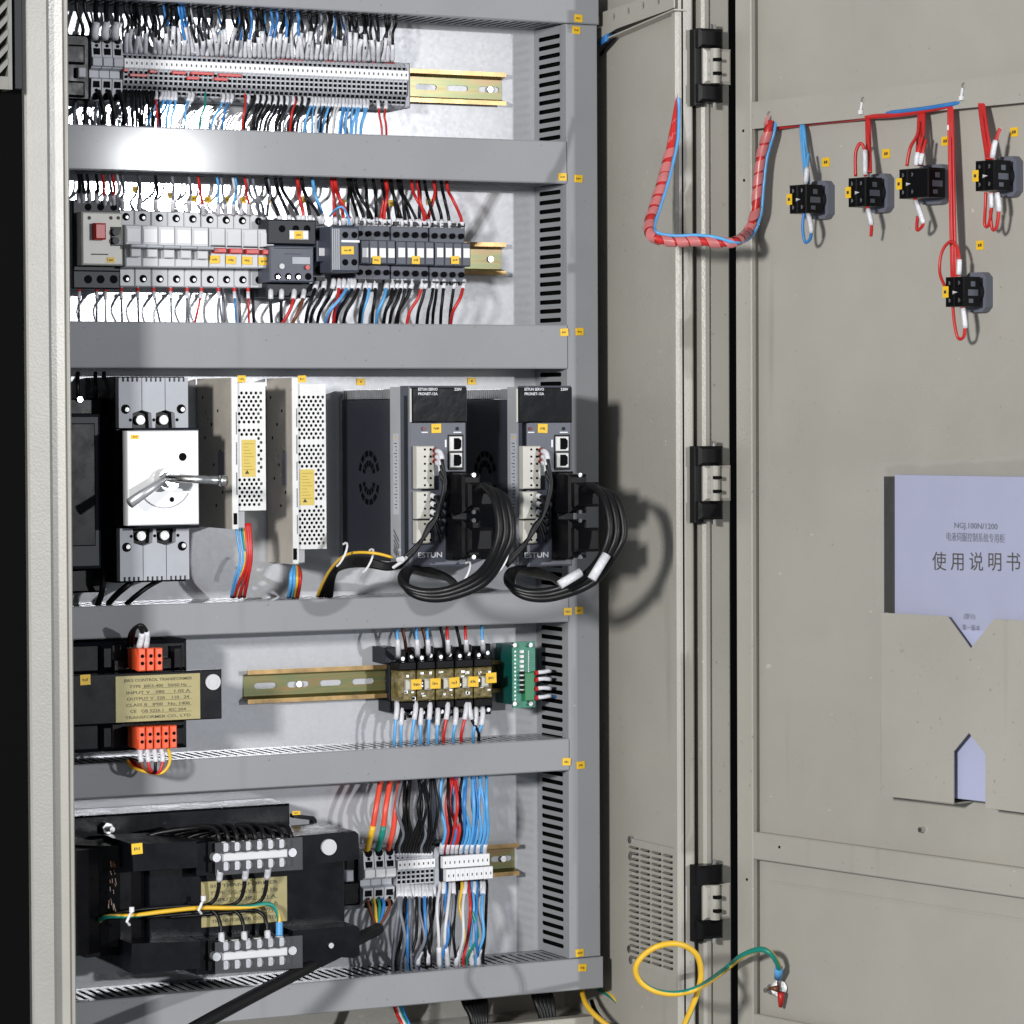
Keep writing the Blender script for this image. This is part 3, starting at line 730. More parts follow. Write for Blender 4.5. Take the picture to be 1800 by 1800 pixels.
# red jumper combs
for k, (a, b, yy) in enumerate(((650, 676, 370), (683, 776, 397), (786, 826, 377), (908, 980, 384), (984, 1050, 412), (1006, 1126, 387), (1152, 1274, 397), (1128, 1200, 418))):
    xa, xb = W0.U(a/3, yy/3, -.046).x, W0.U(b/3, yy/3, -.046).x; z = W0.U((a+b)/6, yy/3, -.046).z
    mb = MB().cbox(xa, xb, -.0472, -.0447, z-.0016, z+.0016, .0005)
    n = max(2, int((xb-xa)/pt))
    for i in range(n): mb.box(xa+(xb-xa)*(i+.3)/n, xa+(xb-xa)*(i+.5)/n, -.0474, -.0472, z-.0014, z+.0012, 0)
    single("jumper_bridge", f"red jumper comb plugged under the markers of long row, {nth(k+1)} from left", "jumper", mb, M['red'], (xa, -.045, z), group="red jumper combs")

def big_terminal(x0, x1, zc, h, lab, grp, mark=True):
    T = Thing("terminal_block", lab, "terminal block", ((x0+x1)/2, 0, zc-h/2), group=grp)
    g = .0004; X0, X1 = x0+g, x1-g; w = X1-X0; h2 = h/2
    prof = [(-.002, zc-h2), (-.040, zc-h2), (-.046, zc-h2+.004), (-.048, zc-h2+.022), (-.040, zc-h2+.024), (-.040, zc-.002), (-.048, zc), (-.050, zc+.012), (-.048, zc+h2-.004), (-.042, zc+h2), (-.002, zc+h2)]
    b = T.part("body", MB().prism(prof, X0, X1, axis='x'), M['tgrey'])
    mb = MB()
    for sg, y in ((1, -.0500), (-1, -.0478)):
        zz = zc+sg*(h2-.0165); mb.box(X0+w*.18, X1-w*.18, y-.0005, y+.004, zz-.0032, zz+.0032)
        zz = zc+sg*(h2-.0105); mb.cyl((x0+w*.55, y+.003, zz), (x0+w*.55, y+.0002, zz), .0017, 8)
        zz = zc+sg*(h2-.0045); mb.cyl((x0+w*.55, y+.008, zz), (x0+w*.55, y+.0008, zz), w*.36, 12)
    T.part("wire_opening", mb, M['hole'], parent=b)
    if mark: T.part("marker", MB().cbox(X0, X1, -.0525, -.0495, zc+.0015, zc+.0105, .0006), M['white'] if mark is True else mark)
    return T
xg = [W0.U(p, 120, -.048).x for p in (160, 178.5, 197, 215.5)]
zg = W0.U(188, 120, -.048).z
for k in range(3): big_terminal(xg[k], xg[k+1], zg, .066, f"large grey feed-through terminal, {nth(k+1)} from left in the top row", "large terminals of the top row", M['grey'])
# black contact module at far left, row 1
T = Thing("terminal_cover", "black contact module at left end of the top rail", "terminal cover", W0.U(140, 175, 0))
mb = MB(); pb(mb, (100, 60, 158, 176), -.052, -.002, c=.002); b = T.part("body", mb, M['black'])
mb = MB(); pb(mb, (112, 78, 150, 112), -.058, -.0525, c=.002); pb(mb, (112, 142, 150, 170), -.058, -.0525, c=.002); T.part("ribbed_cover", mb, M['black'])
mb = MB(); pb(mb, (138, 118, 152, 136), -.060, -.0525, c=.001); T.part("latch", mb, M['grey'])

# ---- row 1 wires
rnd = random.Random(11)
RA = "above the long terminal row"; RB = "below the long terminal row"
n = 59; yd = lambda px, y0, y1, a=217, b=716: y0 + (y1-y0)*(px-a)/(b-a)
for k in range(57):
    px = 222 + k*8.35; 
    if k in (5,): continue
    top = yd(px, 18, 36); bot = yd(px, 90, 106)
    lean = rnd.uniform(-8, 8) + (-10 if 12 < k < 20 else (rnd.uniform(-3, 8) if k > 20 else 0))
    col = 'wblack'
    if k in (9, 12, 13, 14, 24, 26, 30, 31, 33, 37): col = 'wblue'
    elif k in (17, 40, 46): col = 'wgrey'
    elif k in (41,): col = 'wwhite'
    d = rnd.uniform(-.006, .006)
    wire(RA, [(px+lean-3, top-14, -.050), (px+lean, top+6, -.050+d), (px+lean*.7+rnd.uniform(-5,5), top+22, -.056+d), (px+lean*.2+rnd.uniform(-3,3), bot-22, -.052+d), (px, bot-2, -.040), (px, bot+5, -.036)], col, .0015,
         sleeves=((.54+rnd.uniform(-.13,.09), .90+rnd.uniform(-.03,.03)),), ferr='red' if rnd.random() < .55 else 'wblack')
bundle("fine mixed wires tucked behind the row of wires above long terminals", 450, 60, -.02)
for k in range(34):
    px = 226+k*14+rnd.uniform(-5, 5); dx = rnd.uniform(-16, 16); t0 = yd(px, 20, 38)
    wire("", [(px+dx-2, t0-14, -.040), (px+dx, t0+8, -.036), (px+dx*.5+rnd.uniform(-5,5), t0+30, -.030), (px, t0+54, -.030), (px+rnd.uniform(-3,3), t0+74, -.030)], rnd.choice(['wblack','wblack','wblue','wgrey','wwhite','wblue2','wblack']), .0013, sleeves=((.55, .95),))
bundle(None, 0, 0, 0)
for k, px in enumerate((169, 187, 205)):
    wire("above the large top-row terminals", [(px+2, -5, -.05), (px-1, 16, -.054), (px, 40, -.060), (px-3, 62, -.058), (px+4, 74, -.046)], 'wblack', .0026, sleeves=((.5, .82),))
    wire("below the large top-row terminals", [(px+4, 160, -.048), (px+10, 180, -.056), (px+14, 205, -.055), (px+8, 236, -.05)], 'wblack', .0026)
for k, px in enumerate((136, 150)):
    wire("above the black contact module", [(px-2, -5, -.05), (px, 20, -.05), (px+10, 50, -.05), (px+6, 70, -.04)], 'wblack', .002)
for k, px in enumerate((131, 150, 168, 176)):
    wire("below the black contact module", [(px+2, 176, -.03), (px, 195, -.05), (px-1, 215, -.05), (px, 238, -.05)], ('wgrey','wblack','wgrey','wgrey')[k], .0018)
low = []
for k in range(14): low.append((219+k*4.5+rnd.uniform(-2,2), rnd.uniform(-4, 10), 'wblack', 0))
low += [(274, 3, 'wred', 1), (284, -26, 'wblue2', 1), (290, -22, 'wblue2', 1), (296, -18, 'wblue', 1), (303, -12, 'wblue2', 1), (308, -8, 'wblue2', 1), (332, -8, 'wblue2', 1), (338, -24, 'wwhite', 1),
        (360, -10, 'wgreen', 0), (392, -22, 'wblue2', 1), (400, -10, 'wblue', 1), (407, -18, 'wgrey', 1), (430, -4, 'wred', 0), (436, -8, 'wgrey', 1)]
for k in range(18): low.append((447+k*5.2, rnd.uniform(-24, -6), 'wblack' if k % 3 else ('wblack' if k != 12 else 'wgrey'), k % 2))
low += [(519, -10, 'wred', 0)]
for k in range(17): low.append((548+k*6.1, rnd.uniform(-16, -4), rnd.choice(['wblue2', 'wblue2', 'wblue', 'wblue2', 'wwhite', 'wblack']), 1))
low += [(664, 8, 'wred', 1), (678, 1, 'wred', 1)]
GR = 'wire bundles of the top row'
for i_, (px, dx, col, sl) in enumerate(low):
    if i_ == 0: bundle('tangled black wire bundle under the left end of long terminal row', 245, 170, -.04, group=GR)
    if i_ == 14: bundle(None, 0, 0, 0)
    if i_ == 28: bundle('black wire bundle under the middle of the long terminal row', 490, 180, -.04, group=GR)
    if i_ == 46: bundle(None, 0, 0, 0)
    if i_ == 47: bundle('mostly blue wire bundle under right part of long terminal row', 590, 185, -.04, group=GR)
    if i_ == 64: bundle(None, 0, 0, 0)
    y0 = yd(px, 158, 178); y1 = yd(px, 224, 240); j = rnd.uniform(-.006, .006)
    wire(RB, [(px, y0-2, -.036), (px+1, y0+8, -.044), (px+dx*.35+rnd.uniform(-3,3), y0+26, -.056+j), (px+dx*.8, y0+45, -.055+j), (px+dx, y1+10, -.05)], col, .0013, sleeves=((.06, .36),) if sl else ())

# ================================================================== row 2: breakers, contactors
T = Thing("motor_breaker", "motor breaker with red button and black dial at left of second row", "breaker", W0.U(175, 508, 0))
mb = MB(); pb(mb, (128, 352, 212, 508), -.055, -.002, c=.0015); pb(mb, (128, 475, 212, 508), -.062, -.055, c=.0015); b = T.part("housing", mb, M['slate_d'])
mb = MB(); pb(mb, (144, 373, 216, 466), -.072, -.0555, c=.0015); T.part("front_cover", mb, M['cream'])
mb = MB(); pb(mb, (167, 392, 187, 421), -.081, -.0722, c=.0015); T.part("push_button", mb, M['red'])
mb = MB(); pb(mb, (195, 399, 214, 432), -.0735, -.0722, c=.0006); T.part("dial_panel", mb, M['black'])
mb = MB()
for yy in (408, 423): pc(mb, 204, yy, 6, -.0775, -.0736)
T.part("setting_dial", mb, M['slate_d'])
mb = MB()
for px in (155, 177, 200): pc(mb, px, 491, 7, -.0623, -.06); pc(mb, px, 364, 6, -.0553, -.05)
T.part("screw_recess", mb, M['hole'])
mb = MB()
for px in (157, 195, 208): pc(mb, px, 383, 3, -.0723, -.0721)
pb(mb, (160, 446, 190, 448), -.0723, -.0721)
T.part("printed_mark", mb, M['ink'])
ytag(T, 195, 457, -.0728, 13, 9)

def mcb(px0, px1, k, red):
    grp = "slim circuit breakers of the second row"
    what = f"slim breaker with red toggle flag and yellow tag, {nth(k)} from left" if red else f"pale slim breaker with clear toggle bar, {nth(k)} from left"
    T = Thing("circuit_breaker", what, "breaker", W0.U((px0+px1)/2, 505, 0), group=grp)
    t = 368 + (px0-213)*.034; bo = 503 + (px0-213)*.01
    x0 = W0.U(px0, 435, -.06).x+.0002; x1 = W0.U(px1, 435, -.06).x-.0002; xm = (x0+x1)/2
    Z = lambda py: W0.U((px0+px1)/2, py, -.06).z
    mb = MB().cbox(x0, x1, -.050, -.002, Z(bo), Z(t), .001).cbox(x0, x1, -.072, -.0502, Z(bo-33), Z(t+28), .0012)
    b = T.part("housing", mb, M['lgrey'])
    w = (x1-x0)
    mb = MB()
    for py in (t+12, bo-14): mb.cyl((xm, -.045, Z(py)), (xm, -.0504, Z(py)), w*.23, 12)
    T.part("screw_recess", mb, M['hole'], parent=b)
    mb = MB()
    for py in (t+12, bo-14): mb.cyl((xm+w*.05, -.0506, Z(py+1)), (xm+w*.05, -.0512, Z(py+1)), w*.10, 8)
    T.part("terminal_screw", mb, M['screw'], parent=b)
    mb = MB().box(x0+w*.1, x1-w*.1, -.0729, -.0721, Z(t+58), Z(t+35)); T.part("clear_label_window", mb, M['white'] if not red else M['lgrey'], parent=b)
    zt_ = t+70
    if not red:
        mb = MB().cbox(x0, x1, -.088, -.0722, Z(zt_-1), Z(zt_-7), .001); T.part("toggle_bar", mb, M['grey'])
        mb = MB().cbox(x0+w*.18, x1-w*.18, -.079, -.0722, Z(zt_+15), Z(zt_), .001); T.part("toggle", mb, M['lgrey'])
    else:
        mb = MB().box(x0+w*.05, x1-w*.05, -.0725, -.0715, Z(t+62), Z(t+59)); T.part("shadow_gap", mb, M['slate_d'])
        mb = MB().cbox(x0+w*.10, x1-w*.10, -.079, -.0722, Z(t+73), Z(t+64), .0008); T.part("toggle_flag", mb, M['red'])
        c = ytag(T, (px0+px1)/2+2, t+83, -.0733, 17, 14)
    return T
e = [213 + 29.4*k for k in range(6)]
for k in range(5): mcb(e[k], e[k+1], k+1, False)
e2 = [361 + 28.6*k for k in range(5)]
for k in range(4): mcb(e2[k], e2[k+1], k+6, True)

# thermal relay hung from a contactor
T = Thing("overload_relay", "dark grey contactor and overload relay with red test button", "relay", W0.U(515, 525, 0))
mb = MB(); pb(mb, (470, 386, 556, 430), -.075, -.002, c=.0015); T.part("contactor_head", mb, M['slate_d'])
mb = MB(); pb(mb, (474, 432, 552, 496), -.082, -.002, c=.0015); b = T.part("relay_body", mb, M['slate_c'])
mb = MB(); pb(mb, (468, 497, 552, 522), -.062, -.002, c=.0015); T.part("terminal_foot", mb, M['slate_d'])
mb = MB(); pb(mb, (514, 452, 545, 464), -.0827, -.0821); T.part("label_window", mb, M['grey'], parent=b)
mb = MB(); pc(mb, 541, 470, 4, -.085, -.0821); T.part("test_button", mb, M['red'], parent=b)
mb = MB(); pc(mb, 496, 468, 5, -.084, -.0821, n=6); T.part("reset_dial", mb, M['lgrey'], parent=b)
mb = MB()
for px in (488, 507, 524, 542): pc(mb, px, 486, 6, -.0824, -.081)
for px in (496, 520, 540): pc(mb, px, 402, 6, -.0754, -.074)
T.part("screw_recess", mb, M['hole'], parent=b)
mb = MB()
for px in (489, 508, 525): pc(mb, px, 487, 3.2, -.083, -.0825)
T.part("terminal_screw", mb, M['steel'], parent=b)
mb = MB(); pb(mb, (510, 405, 543, 421), -.0775, -.0752, c=.001); T.part("marker_holder", mb, M['white'])
ytag(T, 525, 413, -.078, 15, 14)
mb = MB(); pb(mb, (482, 436, 548, 437.5), -.0823, -.0821); pb(mb, (500, 446, 530, 447), -.0823, -.0821); T.part("moulded_line", mb, M['slate_d'], parent=b)

def contactor(px0, px1, t, bo, lab, poles, tag=None, dep=-.078):
    T = Thing("contactor", lab, "contactor", W0.U((px0+px1)/2, bo, 0), group="dark grey contactors of the second row")
    x0 = W0.U(px0, 440, dep).x+.0003; x1 = W0.U(px1, 440, dep).x-.0003; w = x1-x0; pm = (px0+px1)/2
    Z = lambda py: W0.U(pm, py, dep).z
    mb = MB().cbox(x0, x1, dep+.014, -.002, Z(bo), Z(t), .001).cbox(x0, x1, dep, dep+.0138, Z(bo-28), Z(t+30), .0012)
    b = T.part("housing", mb, M['slate_c'])
    mb = MB(); ms = MB(); mw = MB(); mr = MB()
    for i in range(poles):
        xc = x0+w*(i+.5)/poles; r = min(w/poles*.30, .0044)
        for py in (t+18, bo-14):
            mb.cyl((xc, dep+.011, Z(py)), (xc, dep+.0135, Z(py)), r, 10); mb.cyl((xc, dep+.0136, Z(py)), (xc, dep+.0132, Z(py)), r, 10)
            ms.cyl((xc+r*.2, dep+.0131, Z(py+1)), (xc+r*.2, dep+.0126, Z(py+1)), r*.5, 8)
        mr.box(xc-r*1.1, xc+r*1.1, dep+.010, dep+.0138, Z(t+2), Z(t-5)); mr.box(xc-r*1.1, xc+r*1.1, dep+.010, dep+.0138, Z(bo+5), Z(bo-2))
        if i < poles: mw.cbox(xc-w/poles*.36, xc+w/poles*.36, dep-.0012, dep-.0001, Z(453 if px0 > 600 else 450), Z(436), .0004)
    T.part("screw_recess", mb, M['hole'], parent=b); T.part("terminal_screw", ms, M['cap'], parent=b)
    T.part("marker_strip", mw, M['white']); T.part("terminal_barrier", mr, M['black'])
    mb = MB()
    for i in range(1, poles): mb.box(x0+w*i/poles-.0004, x0+w*i/poles+.0004, dep-.0008, dep-.0001, Z(bo-30), Z(t+31))
    if poles > 1: T.part("ridge", mb, M['slate_d'], parent=b)
    if tag: ytag(T, tag, 457, dep-.0016, 14, 14)
    return T
contactor(557, 582, 393, 488, "narrow dark contactor between overload relay and the proud timer block", 1)
T = Thing("timer_block", "proud dark grey block with two holes above and below a yellow tag", "relay", W0.U(608, 490, 0))
mb = MB(); pb(mb, (583, 398, 632, 478), -.098, -.002, c=.002); b = T.part("housing", mb, M['slate_c'])
mb = MB()
for k in range(4): pb(mb, (584+k*3.6, 402, 586+k*3.6, 474), -.0985, -.0981)
T.part("side_rib", mb, M['grey'], parent=b)
mb = MB()
for px in (607, 623):
    for py in (413, 461): pc(mb, px, py, 5.5, -.0984, -.097)
T.part("screw_recess", mb, M['hole'], parent=b)
mb = MB(); pb(mb, (600, 422, 632, 426), -.0984, -.0981); T.part("printed_line", mb, M['whiteink'], parent=b)
ytag(T, 611, 440, -.0987, 22, 14)
cx = [633, 697, 765, 829]
for k in range(3): contactor(cx[k], cx[k+1]-1, 392+k*2, 492+k*2, f"four-pole dark contactor with yellow tag, {nth(k+1)} from left", 4, (662, 731, 800)[k])

# ---- row 2 wires
RA = "above the breaker row"; RB = "below the breaker row"; RC = "above the contactors"; RD = "below the contactors"
def up(reg, px, pyb, dx, col, r=.0016, sl=((.62, .93),), ferr=None, yb=-.055, top=None):
    t = 320 + (px-130)*.018 if top is None else top; j = rnd.uniform(-.008, .008)
    wire(reg, [(px+dx-3, t-14, -.05), (px+dx, t+4, -.055), (px+dx*.75+rnd.uniform(-2,2), t+18, -.068+j), (px+dx*.2+rnd.uniform(-1.5,1.5), pyb-16, -.066+j), (px, pyb, yb), (px, pyb+6, yb+.004)], col, r, sleeves=sl, ferr=ferr)
for px in (138, 146, 157, 170): up(RA, px, 352, rnd.uniform(-3, 3), 'wblack', .0016, ferr='red')
for px, c in ((184, 'wred'), (194, 'wgrey'), (200, 'wred'), (207, 'wwhite')): up(RA, px, 357, rnd.uniform(-2, 2), c, .0015, ferr='red' if px > 190 else None)
for k in range(5): up(RA, e[k]+2, 362+k, 2, ('wgrey', 'wgrey', 'wblack', 'wgrey', 'wgrey')[k], .0016, ferr='red')
for px, dx, c in ((358, -7, 'wred'), (384, 0, 'wblue2'), (410, 6, 'wblue2'), (437, -4, 'wred'), (397, -6, 'wgrey'), (424, -12, 'wwhite')): up(RA, px, 372, dx, c, .0014, ferr='red')
for px, dx in ((455, -18), (463, -16), (470, 4)): up(RA, px, 374, dx, 'wgrey', .0016, sl=())
for k, px in enumerate((139, 170, 185, 213, 242, 270, 300, 329, 354, 384, 412, 436)):
    c = ('wgrey','wgrey','wwhite','wgrey','wgrey','wgrey','wgrey','wgrey','wred','wgrey','wblue','wred')[k]
    dx = (0, 0, 1, 2, 2, 14, 2, -2, -14, 8, 4, 2)[k]
    wire(RB, [(px, 502, -.045), (px, 512, -.055), (px+dx*.3, 535, -.066), (px+dx, 578, -.055)], c, .0012, sleeves=((.14, .55),), ferr=None)
    mb = MB(); p = W0.U(px, 509, -.056); mb.cyl(p+Vector((0,0,.002)), p-Vector((0,0,.002)), .0021, 8)
    q = bpy.data.objects.new("ferrule", mb.mesh("ferrule", [M['red']], W0.U(px, 502, -.045))); COL.objects.link(q); q.parent = WIRES[-1][0]
    if k > 8: wire(RB, [(px+7, 502, -.045), (px+8, 520, -.05), (px+9, 545, -.052), (px+11, 578, -.05)], 'wgrey' if k < 11 else 'wblack', .0016)
for px, dx, c in ((492, -22, 'wblack'), (509, -22, 'wblack'), (526, -30, 'wblack'), (533, -8, 'wred'), (545, -12, 'wblack'), (566, -14, 'wblue2'), (563, -30, 'wblack')):
    up(RC, px, 386, dx, c, .0019, sl=((.70, .95),), yb=-.07)
cl = [(589,-14,'wred'),(604,-22,'wred'),(612,-8,'wblack'),(616,-36,'wred'),(629,-24,'wblack'),(640,-30,'wblack'),(648,-14,'wblack'),(655,-38,'wblack'),(661,-12,'wblack'),(669,2,'wred'),(676,-6,'wred'),(684,-20,'wblack'),
      (700,-20,'wblack'),(706,-28,'wblack'),(713,-16,'wblack'),(722,-30,'wblack'),(734,-40,'wblack'),(738,-10,'wblack'),(746,-20,'wred'),(752,-36,'wred'),(765,-26,'wblack'),(776,-20,'wblack'),(790,-22,'wblack'),(812,-34,'wred'),(753,2,'wred')]
for px, dx, c in cl: up(RC, px, 388+(px-600)*.03, dx+10, c, .0018, sl=((.72, .95),), yb=-.066)
wire(RC, [(580, 380, -.07), (590, 368, -.09), (602, 364, -.095), (612, 382, -.09), (614, 396, -.09)], 'wblue2', .0013)
def dn(reg, px, pyt, dx, col, r=.0018, sl=True, yt=-.06, dd=0):
    j = rnd.uniform(-.01, .01)
    wire(reg, [(px, pyt-4, yt), (px, pyt+6, yt-.006), (px+dx*.3+rnd.uniform(-2,2), pyt+30, -.072+j), (px+dx*.8, pyt+55, -.068+j), (px+dx, 580, -.05)], col, r, sleeves=((.08, .34),) if sl else ())
for px, dx, c in ((476, 2, 'wblack'), (495, 0, 'wblack'), (517, -24, 'wred'), (534, -24, 'wbrown')): dn(RD, px, 512, dx, c, .0018)
dl = [(556,-20,'wblack'),(570,-26,'wblack'),(586,-30,'wblack'),(596,-10,'wred'),(604,-30,'wred'),(618,-34,'wblue2'),(613,-44,'wblue2'),(622,-34,'wblack'),(632,-30,'wblack'),(643,-12,'wblack'),(650,-16,'wblue2'),(660,-6,'wblack'),
      (680,-20,'wblue2'),(690,-16,'wblack'),(698,-26,'wblack'),(706,-22,'wblack'),(712,-14,'wblack'),(724,-30,'wblack'),(742,-28,'wred'),(748,-16,'wblack'),(762,-12,'wblack'),(768,-8,'wblack'),(780,-6,'wblack'),(798,-8,'wblack'),(815,-24,'wred')]
for px, dx, c in dl: dn(RD, px, 494, dx, c, .0018)

# ================================================================== row 3
# far-left black switch body
T = Thing("load_switch", "tall black switch body half hidden behind the left cabinet frame", "switch", W0.U(150, 1045, 0))
mb = MB(); pb(mb, (108, 728, 178, 1000), -.085, -.002, c=.003); T.part("housing", mb, M['slate_d'])
mb = MB(); pb(mb, (112, 700, 182, 730), -.06, -.002, c=.002); pb(mb, (112, 1000, 182, 1042), -.05, -.002, c=.002); T.part("terminal_cover", mb, M['black'])
mb = MB(); pb(mb, (122, 744, 168, 960), -.0865, -.0852, c=.001); T.part("front_panel", mb, M['black'])
mb = MB(); pc(mb, 141, 702, 5, -.063, -.06); T.part("terminal_screw", mb, M['steel'])
for k, px in enumerate((137, 168, 183)):
    wire("above the black load switch", [(px, 655, -.04), (px-1, 675, -.05), (px, 690, -.05), (px+1, 706, -.045)], 'wblack', .0022)
wire("under the moulded case breaker", [(236, 1016, -.05), (225, 1028, -.07), (205, 1045, -.06), (190, 1062, -.05)], 'wblack', .0035)
wire("under the moulded case breaker", [(285, 1018, -.05), (262, 1030, -.06), (238, 1048, -.06), (222, 1062, -.05)], 'wblack', .0028)
wire("under the moulded case breaker", [(185, 1000, -.05), (182, 1020, -.07), (178, 1045, -.06), (172, 1062, -.05)], 'wblack', .0035)
# moulded-case breaker
T = Thing("moulded_case_breaker", "big grey three-pole breaker with white front plate and steel handle", "breaker", W0.U(270, 1025, 0))
Xc0 = .0085
xa = W0.U(208, 690, -.10).x; xb = W0.U(331, 690, -.10).x
Z = lambda py: W0.U(270, py, -.10).z
mb = MB().cbox(xa, xb, -.090, -.002, Z(1024), Z(662), .0015); T.part("case", mb, M['black'])
mb = MB().cbox(xa+.010, xb+.004, -.120, -.0902, Z(928), Z(752), .002); T.part("operating_mechanism", mb, M['slate_d'])
for (t, bo, sg) in ((664, 752, 1), (928, 1020, -1)):
    wd = (xb-xa)/3
    for i in range(3):
        x0 = xa+wd*i; z0, z1 = Z(bo), Z(t); n0 = .0075
        zi, zo = (z0, z1) if sg > 0 else (z1, z0)
        q = (zo-zi)/abs(zo-zi)
        # outline with a bite for the screws at inner corners, ribs at the outer edge
        rb = []
        for k in range(4):
            a = x0+wd*(.16+.2*k); rb += [(a, zo), (a, zo-q*.004), (a+wd*.09, zo-q*.004), (a+wd*.09, zo)]
        cut = .011
        L = cut if i > 0 else .0015; Rr = cut if i < 2 else .0015
        pts = [(x0+.0004, zo)] + rb + [(x0+wd-.0004, zo), (x0+wd-.0004, zi+q*(.018 if i < 2 else .002)), (x0+wd-Rr+.001, zi+q*(.015 if i < 2 else 0)), (x0+wd-Rr, zi), (x0+L, zi), (x0+L-.001, zi+q*(.015 if i > 0 else 0)), (x0+.0004, zi+q*(.018 if i > 0 else .002))]
        pp = T.part("pole_cover", MB().prism(pts, -.1, -.0902), M['grey'])
        mb = MB().cyl((x0+wd/2, -.1004, zi+q*.008), (x0+wd/2, -.098, zi+q*.008), .0017, 8)
        if i != 1:
            xs = x0+wd*(.3 if i == 0 else .68); mb.cyl((xs, -.1006, zi+q*.019), (xs, -.098, zi+q*.019), .0048, 12)
        T.part("screw_recess", mb, M['hole'], parent=pp)
        if i != 1:
            mb = MB().cyl((xs+.0015, -.1012, zi+q*.0185), (xs+.0015, -.1007, zi+q*.0185), .0024, 8); T.part("cover_screw", mb, M['screw'], parent=pp)
    mb = MB()
    for i in (1, 2): mb.cyl((xa+wd*i, -.0902, zi+q*.008), (xa+wd*i, -.096, zi+q*.008), .0048, 14)
    T.part("terminal_screw", mb, M['screw'])
xp0, xp1 = W0.U(225, 840, -.135).x, W0.U(350, 840, -.135).x
ZP = lambda py: W0.U(287, py, -.135).z
T.part("front_plate", MB().cbox(xp0, xp1, -.135, -.1202, ZP(923), ZP(757), .0012), mat("satin_white_plate", (.72,.72,.73), .33, .1, var=.02))
mb = MB(); c = W0.U(321, 803, -.135); mb.cyl((c.x, -.1354, c.z), (c.x, -.134, c.z), .0042, 14); c = W0.U(302, 878, -.135); mb.cyl((c.x, -.1354, c.z), (c.x, -.134, c.z), .0026, 12)
T.part("plate_hole", mb, M['hole'])
h0 = W0.U(290, 842, -.136)
arc = []
for k in range(13): a = R(-150+k*10); arc.append((h0.x+.029*math.cos(a), -.1356, h0.z+.029*math.sin(a)))
T.part("engraved_arc", MB().tube(arc, .0007, 4), M['grey'])
mb = MB().cyl((h0.x, -.1352, h0.z), (h0.x, -.150, h0.z), .0115, 20).cyl((h0.x, -.150, h0.z), (h0.x, -.158, h0.z), .0080, 16)
hub = T.part("handle_hub", mb, M['steel'])
l0 = W0.U(292, 840, -.155); l1 = W0.U(396, 845, -.185); l2 = W0.U(228, 885, -.160)
T.part("handle_shaft", MB().tube([l0, l0.lerp(l1, .5), l1], .0042, 10).tube([l1-Vector((.006,0,0)), l1+Vector((.001,0,0))], .0055, 10), M['steel'], parent=hub, smooth=True)
T.part("handle_lever", MB().tube([l0, l0.lerp(l2, .4), l2], lambda t: .0036+.0018*t, 10), M['alu'], parent=hub, smooth=True)
ytag(T, 237, 768, -.1358, 14, 8)

